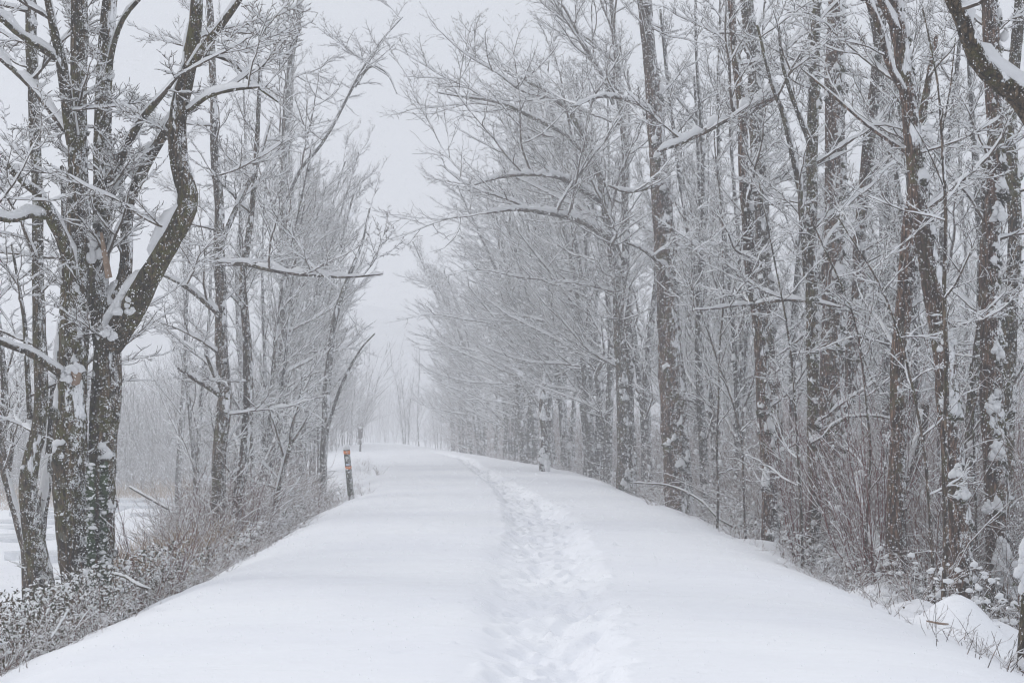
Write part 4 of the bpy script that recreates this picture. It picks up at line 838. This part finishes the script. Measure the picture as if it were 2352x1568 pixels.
# ------------------------------------------------------------------ marker posts
M_POST = mat_bark('weathered_post', (.05, .052, .035), (.13, .13, .09), .9, .62)
M_ORANGE = mat_bark('orange_tape', (1.0, .30, .05), (1.0, .24, .04), -3, -.6, (1.0, .28, .05)); M_WHITE = mat_plain('white_marker', (.70, .70, .68), (.6, .61, .6), 12)
M_LABEL = mat_plain('blue_white_plate', (.66, .70, .78), (.55, .60, .72), 30)
def lathe(G, pts, s=20, base=None, ax=None):
    base = np.array(base); ax = np.array(ax) / np.linalg.norm(ax); sx = np.cross([0, 1., 0], ax); sx /= np.linalg.norm(sx); sy = np.cross(ax, sx)
    a = np.arange(s) / s * 2 * np.pi; V = np.array([[base + ax * h + (sx * np.cos(t) + sy * np.sin(t)) * r for t in a] for h, r in pts]); m = len(pts)
    j = np.arange(m - 1)[:, None] * s; k = np.arange(s)[None]; k2 = (k + 1) % s; G.add(V, np.stack([j + k, j + k2, j + s + k2, j + s + k], -1))
    return sx, sy, ax
pb = W(805, 1128, 39.0); pt = W(796, 1031, 38.9); ax = pt - pb; Lp = np.linalg.norm(ax); ax = ax / Lp; rp = .088
pz = hz(pb[0], pb[1]); dz = pz - pb[2]
pb = pb.copy(); Lp = Lp
root = empty('marker_post', (float(pb[0]), float(pb[1]), pz), 'mossy wooden marker post with two bands of orange tape beside the trail', 'post')
loc = root.location
G = Geo(); lathe(G, [(-.5, rp), (0, rp), (Lp * .3, rp * .98), (Lp * .7, rp * .97), (Lp - .01, rp * .97), (Lp, rp * .9), (Lp, .001)], 24, pb, ax); G.build('post', M_POST, root, loc=loc)
for f0, f1 in ((.885, .965), (.53, .60)):
    G = Geo(); lathe(G, [(Lp * f0, rp), (Lp * f0, rp * 1.035), (Lp * f1, rp * 1.035), (Lp * f1, rp)], 24, pb, ax); G.build('tape_band', M_ORANGE, root, loc=loc)
def plate(f0, f1, hw, mat, name, disc=False):
    G = Geo(); sx = np.cross([0, 1., 0], ax); sx /= np.linalg.norm(sx); sy = np.cross(ax, sx); sg = -1 if sy[1] > 0 else 1
    if disc:
        cc = pb + ax * Lp * f0 + sg * sy * rp * .99; a = np.arange(24) / 24 * 6.2832
        f = cc + np.outer(np.cos(a), sx) * hw + np.outer(np.sin(a), ax) * hw; V = np.vstack([f, f + sg * sy * .012, [cc + sg * sy * .012]])
        G.add(V, q=[[i, (i + 1) % 24, 24 + (i + 1) % 24, 24 + i] for i in range(24)], t=[[24 + i, 24 + (i + 1) % 24, 48] for i in range(24)])
    else:
        A = []; 
        for f in (f0, f1):
            for s_ in np.linspace(-hw, hw, 7):
                th = s_ / rp; A.append(pb + ax * Lp * f + (sx * math.sin(th) + sg * sy * math.cos(th)) * rp * 1.05)
        G.add(np.array(A), [[i, i + 1, i + 8, i + 7] for i in range(6)])
    G.build(name, mat, root, smooth=False, loc=loc)
plate(.80, 0, .045, M_WHITE, 'marker_disc', True); plate(.615, .665, .055, M_LABEL, 'number_plate')
S = Geo(); blobs(S, rs(7), (pb + ax * (Lp + .045))[None], np.array([.088]), np.array([.088]), np.array([.10]), 3, .02, .3); S.build('snow_cap', M_SNOW, root, loc=loc)

x, y = by_px(828.5, 92); z = hz(x, y); zt = float(W(828, 984, 92)[2])
root = empty('trail_sign', (x, y, z), 'small faded trail sign on a thin post in the distance beyond the taped post', 'sign'); loc = root.location
def boxg(G, c, sx, sy, sz):
    v = np.array([[a, b, d] for a in (-1, 1) for b in (-1, 1) for d in (-1, 1)]) * [sx / 2, sy / 2, sz / 2] + c
    G.add(v, [[0, 1, 3, 2], [4, 6, 7, 5], [0, 4, 5, 1], [2, 3, 7, 6], [0, 2, 6, 4], [1, 5, 7, 3]])
M_SIGN = mat_bark('faded_sign_board', (.09, .07, .07), (.14, .11, .11), -1, .3); M_SPOST = mat_bark('grey_sign_post', (.06, .05, .045), (.11, .09, .08), .2, .3)
G = Geo(); boxg(G, np.array([x, y, (z - .3 + zt) / 2]), .11, .11, zt - z + .3); G.build('post', M_SPOST, root, smooth=False, loc=loc)
G = Geo(); w_ = .15
v = np.array([[-.165, 0, .0], [.165, 0, 0], [.15, 0, -.55], [.085, 0, -.78], [-.085, 0, -.78], [-.15, 0, -.55]]); v = v + [x, y - .07, zt + .02]
V = np.vstack([v, v - [0, .03, 0]]); G.add(V, q=[[0, 1, 2, 5], [5, 2, 3, 4], [6, 11, 8, 7], [11, 10, 9, 8]] + [[i, (i + 1) % 6, 6 + (i + 1) % 6, 6 + i] for i in range(6)]); G.build('board', M_SIGN, root, smooth=False, loc=loc)
S = Geo(); blobs(S, rs(8), np.array([[x, y - .05, zt + .06]]), np.array([.12]), np.array([.07]), np.array([.09]), 2, .04, .2); S.build('snow_cap', M_SNOW, root, loc=loc)

# ------------------------------------------------------------------ falling snow and the haze it makes
M_FLAKE = D.materials.new('snowflake'); M_FLAKE.use_nodes = True; t = M_FLAKE.node_tree; t.nodes.clear()
df = t.nodes.new('ShaderNodeBsdfDiffuse'); tl = t.nodes.new('ShaderNodeBsdfTranslucent'); ms = t.nodes.new('ShaderNodeMixShader'); mo = t.nodes.new('ShaderNodeOutputMaterial')
df.inputs[0].default_value = (.96, .97, .99, 1); tl.inputs[0].default_value = (.96, .97, .99, 1); ms.inputs[0].default_value = .5
t.links.new(df.outputs[0], ms.inputs[1]); t.links.new(tl.outputs[0], ms.inputs[2]); t.links.new(ms.outputs[0], mo.inputs[0])
rg = rs(501); n = 480000
d = np.concatenate([2.2 + 2.5 * rg.random(90), 7 + 26 * rg.random(n // 2) ** .7, 10 + 75 * rg.random(n - n // 2) ** .8]); n = len(d)
x = rg.uniform(-.47, .47, n) * d * 1.15 + rg.normal(0, .5, n); z = CAM_Z + d * rg.uniform(-.23, .36, n) * 1.05
ok = z > height(x, d) + .05; x, d, z = x[ok], d[ok], z[ok]; n = len(x)
s = .0026 + .0028 * rg.random(n) ** 2 + .00008 * d; s = np.where(d < 9, s * .8, s)
u = rg.normal(0, 1, (n, 3)) * [.35, .35, 0] + [.15, 0, 1]; u /= np.linalg.norm(u, axis=1, keepdims=True)
v_ = np.cross(u, rg.normal(0, 1, (n, 3))); v_ /= np.linalg.norm(v_, axis=1, keepdims=True); w_ = np.cross(u, v_)
C = np.stack([x, d, z], -1); s = s[:, None]
VV = np.stack([C - u * s * 1.3, C + v_ * s, C + u * s * 1.3, C - v_ * s, C - u * s * 1.1, C + w_ * s, C + u * s * 1.1, C - w_ * s], 1)
G = Geo(); G.add(VV, np.arange(n * 8).reshape(n * 2, 4)); tag(G.build('falling_snow', M_FLAKE), 'snowflakes falling through the whole view', kind='stuff')

hm = D.materials.new('haze'); hm.use_nodes = True; t = hm.node_tree; t.nodes.clear()
out = t.nodes.new('ShaderNodeOutputMaterial'); pv = t.nodes.new('ShaderNodeVolumePrincipled')
pv.inputs['Color'].default_value = (.985, .99, 1, 1); pv.inputs['Density'].default_value = .0054; pv.inputs['Anisotropy'].default_value = 0.2
t.links.new(pv.outputs[0], out.inputs['Volume'])
G = Geo(); boxg(G, np.array([0, 200, 19.]), 900, 470, 50.); o = G.build('haze', hm, smooth=False); tag(o, 'falling snow haze filling the air', kind='stuff')
print('tris', sum(len(o.data.polygons) for o in COL.objects if o.type == 'MESH'), 'objs', len(COL.objects))
